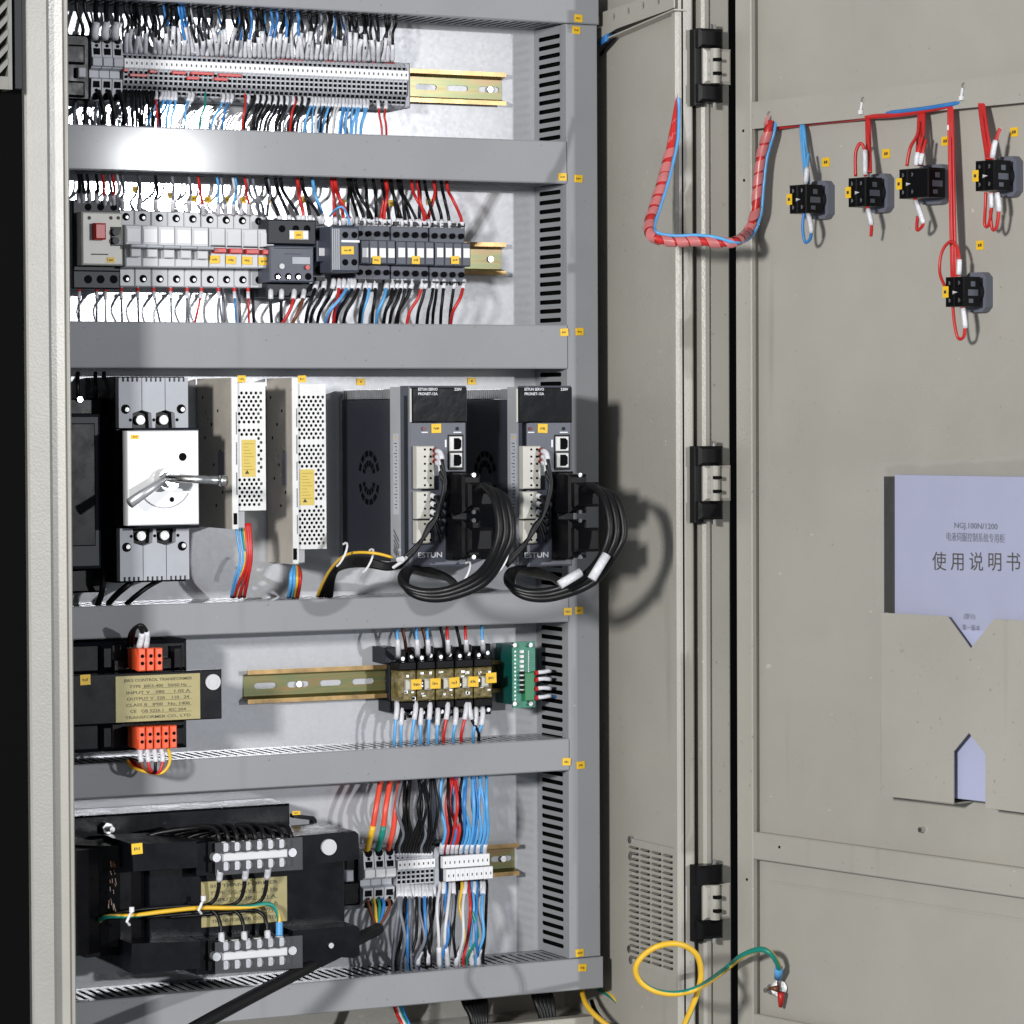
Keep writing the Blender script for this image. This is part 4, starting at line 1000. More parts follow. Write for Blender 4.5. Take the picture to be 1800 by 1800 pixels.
# switch-mode supplies with perforated covers
def psu(X, px_side, fr, lab, y0, lt, labelbox, face):
    """X: plane of the left side; fr = (strip left, strip right, perf right); y0 = front depth"""
    T = Thing("power_supply", lab, "power supply", (X, 0, W0.U(fr[1], lt[1], y0).z), group="perforated power supplies")
    Zf = lambda py: W0.U(fr[1], py, y0).z
    x1 = W0.U(fr[1], 800, y0).x; x2 = W0.U(fr[2], 800, y0+.004).x
    T.part("side_panel", MB().cbox(X, X+.0015, y0+.001, -.004, Zf(lt[1]), Zf(lt[0])), M['psuside'])
    rows = []; zc_ = Zf(lt[1]); zn = Zf(lt[0]); nn = int((zn-zc_)/.026)
    for k in range(nn):
        a_, b_ = zc_+(zn-zc_)*k/nn, zc_+(zn-zc_)*(k+1)/nn; q_ = (x1-X)
        rows.append((a_, b_, [] if k in (0, nn-1) else [[(X+q_*.70, a_+.004), (X+q_*.92, a_+.004), (X+q_*.92, b_-.004), (X+q_*.70, b_-.004)]]))
    T.part("mounting_flange", MB().sheet(X, x1, rows, y0, y0+.0012), M['psu'])
    zt_, zb_ = Zf(face[0]), Zf(face[1])
    lx0, lx1, lz0, lz1 = rectF(W0, *labelbox, y0+.004)
    pitch = .0053; j = 0; z = zb_+.004; rows = [(zb_, z, [])]; rh = pitch*.80
    while z+rh < zt_-.004:
        frac = (z-zb_)/(zt_-zb_); hs = []; zm = z+rh/2
        if not (.615 < frac < .66 or frac > .93 or .25 < frac < .27):
            xx = x1+.0035+(pitch/2 if j % 2 else 0)
            while xx < x2-.0025:
                if not (lx0-.0025 < xx < lx1+.0025 and lz0-.0025 < zm < lz1+.0025): hs.append(circ(xx, zm, .00178, 6, ph=.52))
                xx += pitch
        rows.append((z, z+rh, hs)); z += rh; j += 1
    rows.append((z, zt_, []))
    cv = T.part("perforated_cover", MB().sheet(x1+.0003, x2, rows, y0+.004, y0+.005), M['psu'])
    z = zb_+.004; j = 0; rows = [(zb_, z, [])]
    while z+.0052 < zt_-.004:
        rows.append((z, z+.0052, [circ(y0+.009+.006*k+(.003 if j % 2 else 0), z+.0026, .0019, 6) for k in range(3)])); z += .0052; j += 1
    rows.append((z, zt_, []))
    T.part("cover_side", MB().sheet(y0+.0051, -.02, rows, x2-.001, x2, axis='x'), M['psu'])
    T.part("dark_slot_backing", MB().box(X+.0018, x1-.0003, y0+.003, y0+.006, zb_, zt_), M['dark'])  # black sheet added behind the flange slots to darken them
    T.part("dark_interior", MB().box(x1+.002, x2-.004, y0+.016, -.01, zb_+.001, zt_-.001), M['hole'])  # black box stands in for the unlit interior behind the perforations
    T.part("cover_end", MB().box(x1+.0003, x2-.0011, y0+.0051, -.006, zb_, zb_+.001).box(x1+.0003, x2-.0011, y0+.0051, -.006, zt_-.001, zt_), M['psu'])
    mb = MB().box(lx0, lx1, y0+.0034, y0+.0039, lz0, lz1, 0)
    for k in range(9):
        zz = lz1-.004-(lz1-lz0-.008)*k/9; mb.box(lx0+.002, lx1-.002-.002*((k*7) % 4), y0+.0033, y0+.0034, zz-.0004, zz+.0002, 1)
    mb.add([(lx0+.003, y0+.0033, lz0+.003), (lx0+.008, y0+.0033, lz0+.003), (lx0+.0055, y0+.0033, lz0+.007)], [(0,1,2)], 2)
    T.part("warning_label", mb, [mat("mustard_label", (.62,.47,.09), .5), mat("mustard_print", (.35,.25,.05), .6), M['ink']])
    mb = MB(); c = W0.U(fr[1]+14, lt[1]-18, y0); mb.cbox(c.x-.005, c.x+.004, y0+.012, -.01, c.z-.010, c.z+.010, .001); T.part("output_terminal", mb, M['white'])
    mb = MB(); pb(mb, (fr[0]+3, lt[1]-28, fr[0]+9, lt[1]-8), y0-.0008, y0-.0002); T.part("screw_slot", mb, M['hole'])
    # smudges and holes on the side sheet
    mb = MB()
    for k in range(9): mb.cyl((X-.0002, y0*(.2+.6*((k*37) % 10)/10), Zf(lt[0]+34+k*24)), (X+.0002, y0*(.2+.6*((k*37) % 10)/10), Zf(lt[0]+34+k*24)), .0018, 8)
    T.part("side_hole", mb, M['hole'])
    mb = MB().box(X-.0004, X-.0001, y0*.80, y0*.62, Zf(lt[0]+190), Zf(lt[0]+130)); T.part("side_label", mb, mat("dull_label", (.24,.24,.27), .5))
    ytag(T, fr[1]+7, lt[0]+2, y0-.0008, 14, 12)
    return T
psu(.1298, 345, (408, 418, 467), "shorter perforated power supply beside the white-plated breaker", -.101, (664, 930), (425, 773, 449, 838), (672, 898))
psu(.2085, 470, (513, 524, 573), "taller perforated power supply next to the first servo drive", -.073, (664, 992), (527, 825, 552, 888), (675, 966))
for px, dx, c in ((418, -8, 'wblue2'), (424, -12, 'wblue2'), (428, 0, 'wgreen'), (430, -12, 'wyel'), (434, -20, 'wred'), (438, -14, 'wred'), (441, -8, 'wred')):
    wire("under the shorter power supply", [(px-4 if px < 430 else px-3, 920, -.085), (px, 950 if px < 430 else 955, -.09), (px+(4 if px < 430 else 0), 985, -.09), (px-2+dx*.4, 1015, -.08), (px+dx-4, 1050, -.05)], c, .0019 if px > 430 else .0012)
for px, c in ((518, 'wblue2'), (522, 'wyel'), (512, 'wblue2'), (528, 'wred')):
    wire("under the taller power supply", [(520, 990, -.06), (px, 1008, -.072), (px-1, 1026, -.072), (px-5, 1050, -.05)], c, .0021)

# servo drives
def servo(px0, px1, X, yf, side_px, n, lab):
    """px0..px1: front face in the photo; X: plane of the left side; yf: depth of the front"""
    T = Thing("servo_drive", lab, "servo drive", (X, 0, W0.U(px0, 1000, yf).z), group="servo drives")
    dx = px0-718
    x1 = W0.U(px1, 840, yf).x; Z = lambda py: W0.U(px0+50, py, yf).z
    zt_, zb_ = Z(678), Z(996)
    ys = yf+.048
    T.part("side_cover", MB().cbox(X, x1-.002, ys, -.012, zb_+.004, zt_-.014, .002), M['servo_side'])
    T.part("aluminium_frame", MB().cbox(X-.0006, x1-.001, yf+.022, ys-.0003, zb_+.002, zt_-.001, .001), M['servo_strip'])
    T.part("mounting_back", MB().box(X+.002, x1, -.0115, -.001, zb_+.002, zt_-.010), M['servo_strip'])
    f = T.part("front_body", MB().cbox(X-.001, x1, yf, yf+.0218, zb_, zt_, .002), M['slate'])
    # top grille, slanted
    zg_ = zt_-.012; mb = MB()
    for k in range(26):
        y = -.014 - (abs(ys)-.016)*k/26; mb.box(X+.001, x1-.004, y-.0011, y+.0004, zg_-.001, zg_+.009)
    T.part("top_grille", mb, M['alu'])
    # round fan guard on the side
    yc, zc = ys+.055, Z(842); mb = MB()
    for sg in (1, -1):
        for k in range(6):
            a0 = R(12+k*27); a1 = R(12+k*27+20)
            for ra, rb_ in ((.021, .027), (.010, .0165)):
                pts = [(yc+ra*math.cos(a0)*1, zc+sg*(.002+ra*math.sin(a0))), (yc+rb_*math.cos(a0), zc+sg*(.002+rb_*math.sin(a0))), (yc+rb_*math.cos(a1), zc+sg*(.002+rb_*math.sin(a1))), (yc+ra*math.cos(a1), zc+sg*(.002+ra*math.sin(a1)))]
                mb.add([(X-.0004, p[0], p[1]) for p in pts], [(0,1,2,3) if sg > 0 else (3,2,1,0)])
    T.part("fan_slot", mb, M['hole'])
    # caution strip on the frame
    y0, y1 = yf+.027, yf+.040
    mb = MB().box(X-.0011, X-.0007, y0, y1, Z(905), Z(762), 0)
    mb.add([(X-.0013, (y0+y1)/2-.0024, Z(771)), (X-.0013, (y0+y1)/2+.0024, Z(771)), (X-.0013, (y0+y1)/2, Z(765))], [(0,1,2)], 2)
    for k in range(20): mb.box(X-.0013, X-.0011, y0+.003, y1-.003-.002*(k % 3), Z(780+k*6), Z(778.4+k*6), 1)
    T.part("caution_label", mb, [mat("pale_sticker", (.50,.52,.57), .5), M['slate'], M['yellow']])
    mb = MB()
    for k in range(5): mb.add([(X-.0009, y0, Z(950+k*9)), (X-.0009, y1, Z(930+k*9)), (X-.0009, y1, Z(934+k*9)), (X-.0009, y0, Z(954+k*9))], [(0,1,2,3)])
    T.part("hatched_mark", mb, M['slate'])
    P = lambda a: a+dx
    # display under glossy film
    mb = MB(); pb(mb, (P(724), 681, px1+.5, 743), yf-.0035, yf-.0002, c=.0015); d = T.part("display_window", mb, M['gloss'])
    mb = MB(); pb(mb, (P(721), 683, P(726), 742), yf-.0022, yf-.0003); T.part("film_edge", mb, M['cream'], parent=d)
    text(T, "ESTUN SERVO", P(752), 684.5, yf-.0038, 4.6, M['whiteink'], 34); text(T, "PRONET-15A", P(752), 692.5, yf-.0038, 4.6, M['whiteink'], 34); text(T, "220V", P(805), 684.5, yf-.0038, 4.6, M['whiteink'], 13)
    # lamp dots and tag
    mb = MB(); pc(mb, P(745), 753.5, 3.2, yf-.0015, yf-.0002); T.part("charge_lamp", mb, mat("dark_red_lamp", (.12,.005,.005), .2))
    mb = MB(); pc(mb, P(804), 753.5, 3, yf-.0008, yf-.0002); T.part("power_lamp", mb, M['black'])
    mb = MB(); pb(mb, (P(741), 759, P(752), 761), yf-.0004, yf-.0002); pb(mb, (P(797), 759, P(811), 761), yf-.0004, yf-.0002); pb(mb, (P(782), 773, P(785), 786), yf-.0004, yf-.0002)
    T.part("printed_mark", mb, M['whiteink'])
    ytag(T, P(767), 753, yf-.001, 17, 16)
    # pluggable white connectors
    for t, bo, rows, x1_ in ((784, 859, 6, 764), (864, 912, 4, 758), (915, 955, 3, 758)):
        mb = MB(); pb(mb, (P(733), t, P(x1_), bo), yf-.010, yf-.0002, c=.001); c = T.part("plug_connector", mb, M['cream'])
        mb = MB()
        for k in range(rows):
            yy = t+6+(bo-t-12)*k/(rows-1)
            pc(mb, P(747), yy, 1.9, yf-.0104, yf-.0098, n=8); pc(mb, P(757), yy, 2.2, yf-.0104, yf-.0098, n=8)
        T.part("clamp_hole", mb, M['hole'], parent=c)
        mb = MB()
        for k in range(rows):
            yy = t+(bo-t)*(k+.5)/rows+(bo-t)/rows*.5
            if k < rows-1: pb(mb, (P(734), yy-.4, P(x1_-1), yy+.4), yf-.0102, yf-.0100)
        T.part("connector_rib", mb, M['lgrey'], parent=c)
    # network sockets
    mb = MB(); pb(mb, (P(788), 764, P(815), 826), yf-.0012, yf-.0002, c=.0005); sk = T.part("socket_frame", mb, M['black'])
    for t in (767, 796):
        mb = MB(); pb(mb, (P(791), t, P(813), t+26), yf-.004, yf-.0013, c=.0006); c = T.part("network_socket", mb, M['psu'])
        mb = MB(); q = [W0.U(P(a), t+b, yf-.0044) for a, b in ((798, 3), (807, 3), (811, 7), (811, 19), (807, 23), (798, 23))]
        mb.prism([(a.x, a.z) for a in q], yf-.0044, yf-.0041); T.part("socket_mouth", mb, M['hole'], parent=c)
    text(T, "ESTUN", P(756), 976, yf-.0003, 9, M['whiteink'], 42)
    # tall black signal plug with its hood standing proud
    mb = MB(); pb(mb, (P(793), 829, P(822), 984), yf-.014, yf-.0002, c=.0015); T.part("signal_port", mb, M['black'])
    for t, bo in ((832, 905), (912, 984)):
        mb = MB(); pb(mb, (P(814), t+2, P(846), bo-3), yf-.052, yf-.0142, c=.003); pb(mb, (P(825), t+16, P(868), bo-14), yf-.062, yf-.052, c=.003); h = T.part("connector_hood", mb, M['black'])
        mb = MB()
        for yy in (t+3, bo-5): pc(mb, P(833), yy, 3.6, yf-.056, yf-.052)
        T.part("thumb_screw", mb, M['steel'], parent=h)
    mb = MB(); c = W0.U(P(703), 968, yf+.022); mb.cyl((X-.004, yf+.030, c.z), (X-.0008, yf+.030, c.z), .004, 10); T.part("ground_screw", mb, M['steel'])
    T.part("edge_ridge", MB().box(X-.0014, X-.0011, yf+.004, yf+.012, zb_+.01, zt_-.01), M['slate_d'])
    return T
XS1 = W0.U(594, 840, 0).x
servo(718, 821, XS1, -.185, 0, 1, "servo drive at left, its whole black side visible")
servo(905, 1006, XS1+.1355, -.185, 0, 2, "servo drive at right, standing against the vertical duct")
def servo_wires(dx, who):
    reg = ''; bundle(f'thin black wires fanning from the white plugs of {who} servo drive', 702+dx, 990, -.205, group='servo control wire bundles')
    for k in range(7):
        yy = 792+k*9.5 if k < 3 else 870+(k-3)*14
        s0 = 762 if k < 3 else 757
        wire(reg, [(s0+dx, yy, -.196), (s0+12+dx, yy+4+k, -.206), (778+dx-k*1.5, yy+26, -.212), (784+dx-k*2, max(855, yy+36)+k, -.213), (770+dx-k*2, 905+k*2, -.214), (742+dx-k, 948+k*2, -.214), (702+dx+k*.4, 987+k*1.5, -.205)], 'wblack', .0019,
             sleeves=((.08, .27),) if k < 3 else ((.03, .10),), name="wire", px0=yy)
        if k < 3:
            p = W0.U(s0+dx, yy, -.1962); CUR.part("ferrule", MB().cyl(p, p+Vector((.004, -.002, 0)), .0026, 8), M['red'])
    bundle(None, 0, 0, 0)
servo_wires(0, "left"); servo_wires(186, "right")
reg = ""; bundle("black and yellow wire bundle along the foot of left servo drive", 600, 1000, -.12)
for k in range(5):
    wire(reg, [(704, 988+k*2, -.205), (680, 992+k*2, -.19), (640, 982+k*3, -.17), (605, 985+k*3, -.13), (580+k*2, 1010, -.09), (562+k*5, 1048, -.05)], 'wblack', .0022)
wire(reg, [(690, 980, -.195), (655, 972, -.19), (612, 974, -.16), (583, 998, -.12), (565, 1030, -.08), (558, 1048, -.05)], 'wyel', .0016)
bundle(None, 0, 0, 0)
T = Thing("cable_tie", "white cable tie holding the bundle at foot of left servo", "cable tie", W0.U(703, 986, -.21))
c = W0.U(702, 987, -.207); T.part("strap", MB().tube([c+Vector((-.007,0,-.006)), c+Vector((-.002,-.010,0)), c+Vector((.006,-.004,.004))], .0016, 6).cyl(c+Vector((-.004,-.006,.002)), c+Vector((-.002,-.012,.003)), .003, 8), M['white'])
for k, (px, py) in enumerate(((602, 975), (648, 986), (818, 1008), (885, 985))):
    c = W0.U(px, py, -.20 if px > 700 else -.17)
    P_ = [c+Vector((.010*math.cos(a)*.6-.002, -.010*math.sin(a), .012*math.cos(a))) for a in [R(-30+k2*24) for k2 in range(9)]]
    single("cable_tie", ("white cable tie on the bundle under the left servo side", "curled white cable tie left of the servo ground screw", "white cable tie around thick loops under left servo", "white cable tie at the foot of the right servo drive")[k], "cable tie", MB().tube(P_, .0011, 6), M['white'], c, group="cable ties by the servo drives")
# thick cable loops
def loops(dx, who, sh):
    reg = f"of the {who} servo drive"
    for k in range(3):
        o = k*10; 
        pts = [(838+dx+o*.3, 862, -.246), (852+dx+o*.6, 856+k*3, -.262), (870+dx+o, 880, -.285), (878+dx+o*1.1, 930+k*3, -.295), (866+dx+o, 975, -.29), (838+dx+o*.7, 1012+k*6, -.27), (790+dx, 1036+k*7, -.25), (742+dx, 1040+k*5, -.235), (708+dx+k*3, 1026+k*3, -.22), (712+dx+k*4, 1004, -.20), (750+dx, 1002+k*3, -.17), (790+dx, 1018, -.12), (812+dx, 1046, -.06)]
        wire(reg, [(a+sh*max(0, (a-(820+dx)))/60, b, c) for a, b, c in pts], 'wblack', .0040, name="thick_cable", n=10, seg=6, px0=k)
loops(0, "left", 0); loops(186, "right", 8)
T = Thing("cable_flag", "white printed flag wrapped round the outermost loop, right side", "cable marker", W0.U(1050, 985, -.31))
def flag(T, a, b, y, r=.0048):
    p, q = W0.U(*a, y), W0.U(*b, y); T.part("printed_sleeve", MB().tube([p, p.lerp(q, .5), q], r, 10), M['sleeve'], smooth=True)
flag(T, (1066, 975), (1040, 1018), -.2960)
T2 = Thing("cable_flag", "white printed flag on the lower inner loop below right servo", "cable marker", W0.U(1000, 1015, -.29)); flag(T2, (1020, 1006), (984, 1028), -.283)
mb = None
for k, (px, py) in enumerate(((634, 671), (829, 670))):
    x0, x1, z0, z1 = rectF(W0, px-7, py-6, px+7, py+6, -.0008)
    cab.part("label_tag", MB().box(x0, x1, -.0014, -.0002, z0, z1, 0).box(x0+.004, x1-.004, -.0016, -.0014, (z0+z1)/2-.001, (z0+z1)/2+.001, 1), [M['yellow'], M['ink']], parent=plate)
# ================================================================== row 4: small transformer, relays, circuit board
T = Thing("control_transformer", "small black transformer with gold rating plate and orange terminals", "transformer", W0.U(260, 1330, 0))
mb = MB(); pb(mb, (112, 1127, 330, 1183), -.085, -.002, c=.004); t1 = T.part("coil_housing", mb, M['blackpaint'])
mb = MB(); pb(mb, (112, 1262, 330, 1320), -.085, -.002, c=.004); t2 = T.part("coil_housing", mb, M['blackpaint'])
mb = MB(); pb(mb, (178, 1135, 200, 1178), -.092, -.0852, c=.003); pb(mb, (302, 1135, 322, 1178), -.092, -.0852, c=.003); pb(mb, (200, 1158, 302, 1178), -.092, -.0852, c=.001)
T.part("bracket_rib", mb, M['blackpaint'], parent=t1)
mb = MB(); pb(mb, (178, 1275, 200, 1318), -.092, -.0852, c=.003); pb(mb, (302, 1275, 326, 1312), -.092, -.0852, c=.003); T.part("bracket_rib", mb, M['blackpaint'], parent=t2)
mb = MB(); pb(mb, (112, 1182, 390, 1270), -.118, -.110, c=.001); cp = T.part("front_cover", mb, M['blackpaint'])
mb = MB(); pb(mb, (112, 1187, 345, 1266), -.110, -.004); T.part("iron_core", mb, M['blackpaint'])
mb = MB(); x0, x1, z0, z1 = rectF(W0, 203, 1186, 352, 1267, -.1186)
mb.cbox(x0, x1, -.1188, -.1181, z0, z1, .0003, 0)
pl = T.part("rating_plate", mb, M['gold'])
inkp = mat("engraved_print", (.10,.09,.05), .6)
def plate_text(T, px0, px1, py0, py1, y, parent, lines):
    """printed lines of a rating plate with a ruled table"""
    n = len(lines); mb = MB()
    for k, (l, wd) in enumerate(lines):
        py = py0+(py1-py0)*(k+.5)/n
        text(T, l, (px0+px1)/2, py, y, (py1-py0)/n*.44, inkp, (px1-px0)*wd)
        if 0 < k < n-1:
            a_ = W0.U(px0+(px1-px0)*.30, py+(py1-py0)/n*.45, y); b_ = W0.U(px1-(px1-px0)*.08, py+(py1-py0)/n*.45, y); mb.box(a_.x, b_.x, y, y+.0003, a_.z-.0002, a_.z+.0002)
    T.part("ruled_line", mb, inkp, parent=parent, kind="stuff")
plate_text(T, 208, 348, 1189, 1265, -.1190, pl, (("JBK5 CONTROL TRANSFORMER", .86), ("TYPE  JBK5-400   50/60 Hz", .72), ("INPUT V   380     1.05 A", .80), ("OUTPUT V  220    110   24", .78), ("CLASS B   IP00   No. 1406", .80), ("CE   GB 5226.1   IEC 204", .70), ("TRANSFORMER CO., LTD", .82)))
mb = MB(); pc(mb, 375, 1199, 13, -.1205, -.1182, n=20); pc(mb, 375, 1199, 8, -.1212, -.1205, n=16); T.part("white_cap", mb, M['cap'])
ytag(T, 150, 1195, -.1188, 18, 18)
def orange_term(px0, px1, t, bo, n, sg):
    mb = MB(); x0, x1, z0, z1 = rectF(W0, px0, t, px1, bo, -.118)
    w = (x1-x0)/n; yb = -.0925
    prof = [(yb, z0), (-.112, z0), (-.120, z0+(z1-z0)*.45), (-.118, z1), (yb, z1)] if sg < 0 else [(yb, z0), (-.118, z0), (-.120, z0+(z1-z0)*.55), (-.112, z1), (yb, z1)]
    mb.prism(prof, x0, x1, axis='x')
    for k in range(n): mb.cbox(x0+w*(k+.1), x0+w*(k+.9), -.1225, -.112, z0-.001, z1+.001, .001)
    b = T.part("terminal_block", mb, M['orange'])
    mb = MB()
    for k in range(n):
        for f in (.33, .68): mb.cyl((x0+w*(k+.5), -.1228, z0+(z1-z0)*f), (x0+w*(k+.5), -.1220, z0+(z1-z0)*f), w*.22, 8)
    T.part("terminal_hole", mb, M['hole'], parent=b)
orange_term(240, 285, 1141, 1177, 3, 1); orange_term(240, 310, 1278, 1314, 5, -1)
reg = "on top of the small transformer"
wire(reg, [(226, 1135, -.09), (230, 1112, -.115), (243, 1101, -.125), (250, 1115, -.122), (244, 1140, -.116)], 'wblack', .0021, sleeves=((.72, .97),), ferr='red')
wire(reg, [(232, 1135, -.09), (236, 1108, -.12), (248, 1099, -.13), (258, 1112, -.122), (256, 1140, -.116)], 'wblack', .0021, sleeves=((.72, .97),), ferr='red')
reg = "under the small transformer"
for k, (px, c) in enumerate(((248, 'wbrown'), (260, 'wred'), (272, 'wblack'), (284, 'wred'), (296, 'wyel'))):
    wire(reg, [(px-2, 1313, -.114), (px-1+k, 1330, -.122), (px+3-k*1.0, 1348, -.124), (262+k*4, 1356+k, -.12), (250-k*4, 1350, -.10), (232-k*2, 1336, -.085)], c, .0017, sleeves=((.02, .30),) if k < 4 else ())

# coupling relays in clear amber cases
xr = [694, 727.5, 761, 794.5, 828, 862]
T0 = None
for k in range(5):
    px = 716+k*33.4; pyc = 1204-k*1.6
    T = Thing("plug_in_relay", f"clear amber relay with yellow tag on its black socket, {nth(k+1)} from left", "relay", W0.U(px+10, pyc+60, 0), group="amber relays on the rail")
    mb = MB(); pb(mb, (px-15, pyc-50, px+16, pyc+48), -.030, -.009, c=.001)
    pb(mb, (px-14, pyc-62, px-2, pyc-40), -.040, -.0302, c=.001); pb(mb, (px+2, pyc-66, px+13, pyc-40), -.040, -.0302, c=.001)
    pb(mb, (px-15, pyc-40, px+16, pyc-26), -.052, -.0302, c=.001)
    pb(mb, (px-15, pyc+30, px+16, pyc+44), -.050, -.0302, c=.001); pb(mb, (px-12, pyc+44, px-1, pyc+62), -.036, -.0302, c=.001); pb(mb, (px+3, pyc+44, px+14, pyc+58), -.036, -.0302, c=.001)
    s = T.part("socket", mb, M['black'])
    mb = MB()
    for (a, b) in ((px-8, pyc-46), (px+8, pyc-50), (px-6, pyc+50), (px+9, pyc+50)): pc(mb, a, b, 3.6, -.0412, -.036)
    T.part("terminal_screw", mb, M['steel'], parent=s)
    mb = MB(); pb(mb, (px-15, pyc-25, px+16, pyc+29), -.050, -.0302, c=.0015); cs = T.part("relay_case", mb, M['amber'])
    mb = MB(); rr = random.Random(k)
    for j in range(8):
        a, b = px-13+rr.random()*24, pyc-22+rr.random()*44
        pb(mb, (a, b, a+2+rr.random()*5, b+2+rr.random()*4), -.0512, -.0502)
    T.part("coil_glint", mb, M['steel'], parent=cs)
    mb = MB(); pb(mb, (px-1, pyc-9, px+11, pyc+10), -.056, -.0502, c=.002); T.part("coil", mb, M['cream'], parent=cs)
    ytag(T, px+16-(0 if k < 4 else 2), pyc-1-(0 if k < 4 else 5), -.0585, 18, 18)
reg = "above the amber relays"
for k, (px, c, c2) in enumerate(((699,'wblue2',0),(733,'wblue2',0),(752,'wblue2',0),(787,'wred',0),(819,'wred',0),(848,'wblue2',1))):
    y0 = 1150-k*2
    wire(reg, [(px-1, 1096, -.05), (px-1, 1112, -.055), (px, 1125, -.057), (px+1, y0-8, -.054), (px+1, y0+8, -.040)], c, .0017, sleeves=((.48, .95),))
for px in (704, 740, 772, 800): wire(reg, [(px, 1094, -.04), (px+4, 1110, -.04), (px+8, 1128, -.04), (px+10, 1146, -.037)], 'wbrown' if px < 760 else 'wblack', .0018)
reg = "below the amber relays"
for k, (px, dx, c) in enumerate(((697,-4,'wblue2'),(705,0,'wblue2'),(730,-6,'wblue2'),(739,0,'wblue2'),(755,-2,'wblue2'),(769,-1,'wblue2'),(786,-6,'wred'),(801,-4,'wblue2'),(819,-8,'wred'),(836,-4,'wblue2'),(824,17,'wblack'),(848,-6,'wblue2'))):
    yb = 1306-k*1.3; yt = 1240 if k % 2 == 0 else 1250
    wire(reg, [(px, yt-8, -.045), (px+1, yt+4, -.052), (px+dx*.3, yt+25, -.056), (px+dx, yb-6, -.055), (px+dx, yb+10, -.045)], c, .0018, sleeves=((.06, .50),))
T = Thing("shadowed_end_bracket", "dark rail bracket left of the first amber relay", "end bracket", W0.U(684, 1265, 0))
mb = MB(); pb(mb, (676, 1138, 699, 1166), -.034, -.002, c=.001); T.part("upper_clip", mb, M['slate_d'])
mb = MB(); pb(mb, (684, 1166, 700, 1232), -.020, -.010, c=.001); pb(mb, (684, 1232, 700, 1252), -.030, -.002, c=.001); T.part("lower_clip", mb, M['slate_d'])
T.o.name = "end_bracket"
# circuit board standing on spacers
T = Thing("circuit_board", "green circuit board on edge beside the vertical duct slots", "circuit board", W0.U(915, 1250, 0))
mb = MB(); pb(mb, (901, 1128, 941, 1244), -.045, -.043, c=.0002); bd = T.part("board", mb, M['pcb'])
mb = MB(); pb(mb, (899, 1133, 932, 1238), -.0425, -.004); T.part("carrier", mb, M['pcbd'])
for t, sg in ((1129, 0), (1232, 0)):
    mb = MB()
    for px in (905, 933): pc(mb, px, t+5, 4, -.050, -.0452, n=10)
    T.part("board_screw", mb, M['steel'], parent=bd)
mb = MB()
for k in range(9): pb(mb, (915, 1143+k*8.6, 921, 1148+k*8.6), -.048, -.0452)
T.part("white_component", mb, M['white'], parent=bd)
mb = MB()
for k in range(5): pb(mb, (914, 1180+k*8.4, 922, 1185+k*8.4), -.0495, -.0482)
T.part("black_component", mb, M['black'], parent=bd)
mb = MB()
for k in range(13): pb(mb, (904, 1144+k*7, 907, 1147+k*7), -.0462, -.0452); pb(mb, (928, 1144+k*3, 930, 1145.5+k*3), -.0462, -.0452)
T.part("solder_joint", mb, M['alu'], parent=bd)
mb = MB(); pb(mb, (924, 1182, 940, 1232), -.052, -.0452, c=.001); T.part("connector_strip", mb, mat("green_connector", (.03,.20,.08), .4), parent=bd)
for k, yy in enumerate((1182, 1194, 1210, 1226)):
    wire("right of the green circuit board", [(940, yy+1, -.050), (946, yy, -.052), (956, yy-1, -.052), (968, yy-(3 if k in (0, 3) else 0), -.05), (982, yy, -.045)], 'wblue' if k == 3 else 'wblack', .0015, sleeves=((.24, .75),), px0=k)
    p = W0.U(940, yy+1, -.051); q = bpy.data.objects.new("ferrule", MB().cyl(p, p+Vector((.0035, 0, 0)), .0026, 8).mesh("ferrule", [M['red']], W0.U(940, yy+1, -.050))); COL.objects.link(q); q.parent = WIRES[-1][0]

# ================================================================== row 5: large transformer
T = Thing("power_transformer", "large black transformer with two clear-covered terminal strips", "transformer", W0.U(400, 1720, 0))
def slab(px, yf, yb, name, m='blackpaint', c=.002, parent=None):
    mb = MB(); pb(mb, px, yf, yb, c=c); return T.part(name, mb, M[m], parent)
slab((100, 1425, 510, 1480), -.060, -.004, "back_flange")
slab((262, 1512, 606, 1655), -.130, -.010, "iron_core", c=.001)
def bar(pts, yf, yb, name):
    q = [W0.U(a, b, yf) for a, b in pts]; return T.part(name, MB().prism([(p.x, p.z) for p in q], yf, yb), M['blackpaint'])
bar([(232, 1484), (345, 1479), (347, 1525), (234, 1532)], -.165, -.08, "clamp_bar")
bar([(345, 1483), (520, 1473), (520, 1530), (345, 1540)], -.150, -.08, "clamp_bar")
ub = bar([(515, 1470), (624, 1461), (630, 1466), (632, 1510), (515, 1524)], -.160, -.08, "clamp_bar")
bar([(232, 1659), (352, 1654), (352, 1702), (236, 1713), (230, 1708)], -.165, -.06, "clamp_bar")
bar([(345, 1650), (520, 1642), (520, 1704), (345, 1714)], -.150, -.06, "clamp_bar")
bar([(515, 1636), (626, 1627), (632, 1632), (632, 1680), (622, 1684), (600, 1683), (566, 1700), (515, 1706)], -.160, -.06, "clamp_bar")
bar([(150, 1660), (232, 1652), (232, 1700), (222, 1704), (210, 1678), (150, 1684)], -.12, -.06, "clamp_bar")
c = W0.U(578, 1489, -.162); T.part("white_cap", MB().cyl((c.x, -.1600, c.z), (c.x, -.1635, c.z), .0082, 20).cyl((c.x, -.1635, c.z), (c.x, -.1640, c.z), .006, 16), M['cap'])
c = W0.U(582, 1662, -.162); T.part("bolt", MB().cyl((c.x, -.160, c.z), (c.x, -.1625, c.z), .003, 8), M['steel'])
mb = MB()
cc = W0.U(205, 1570, -.10)
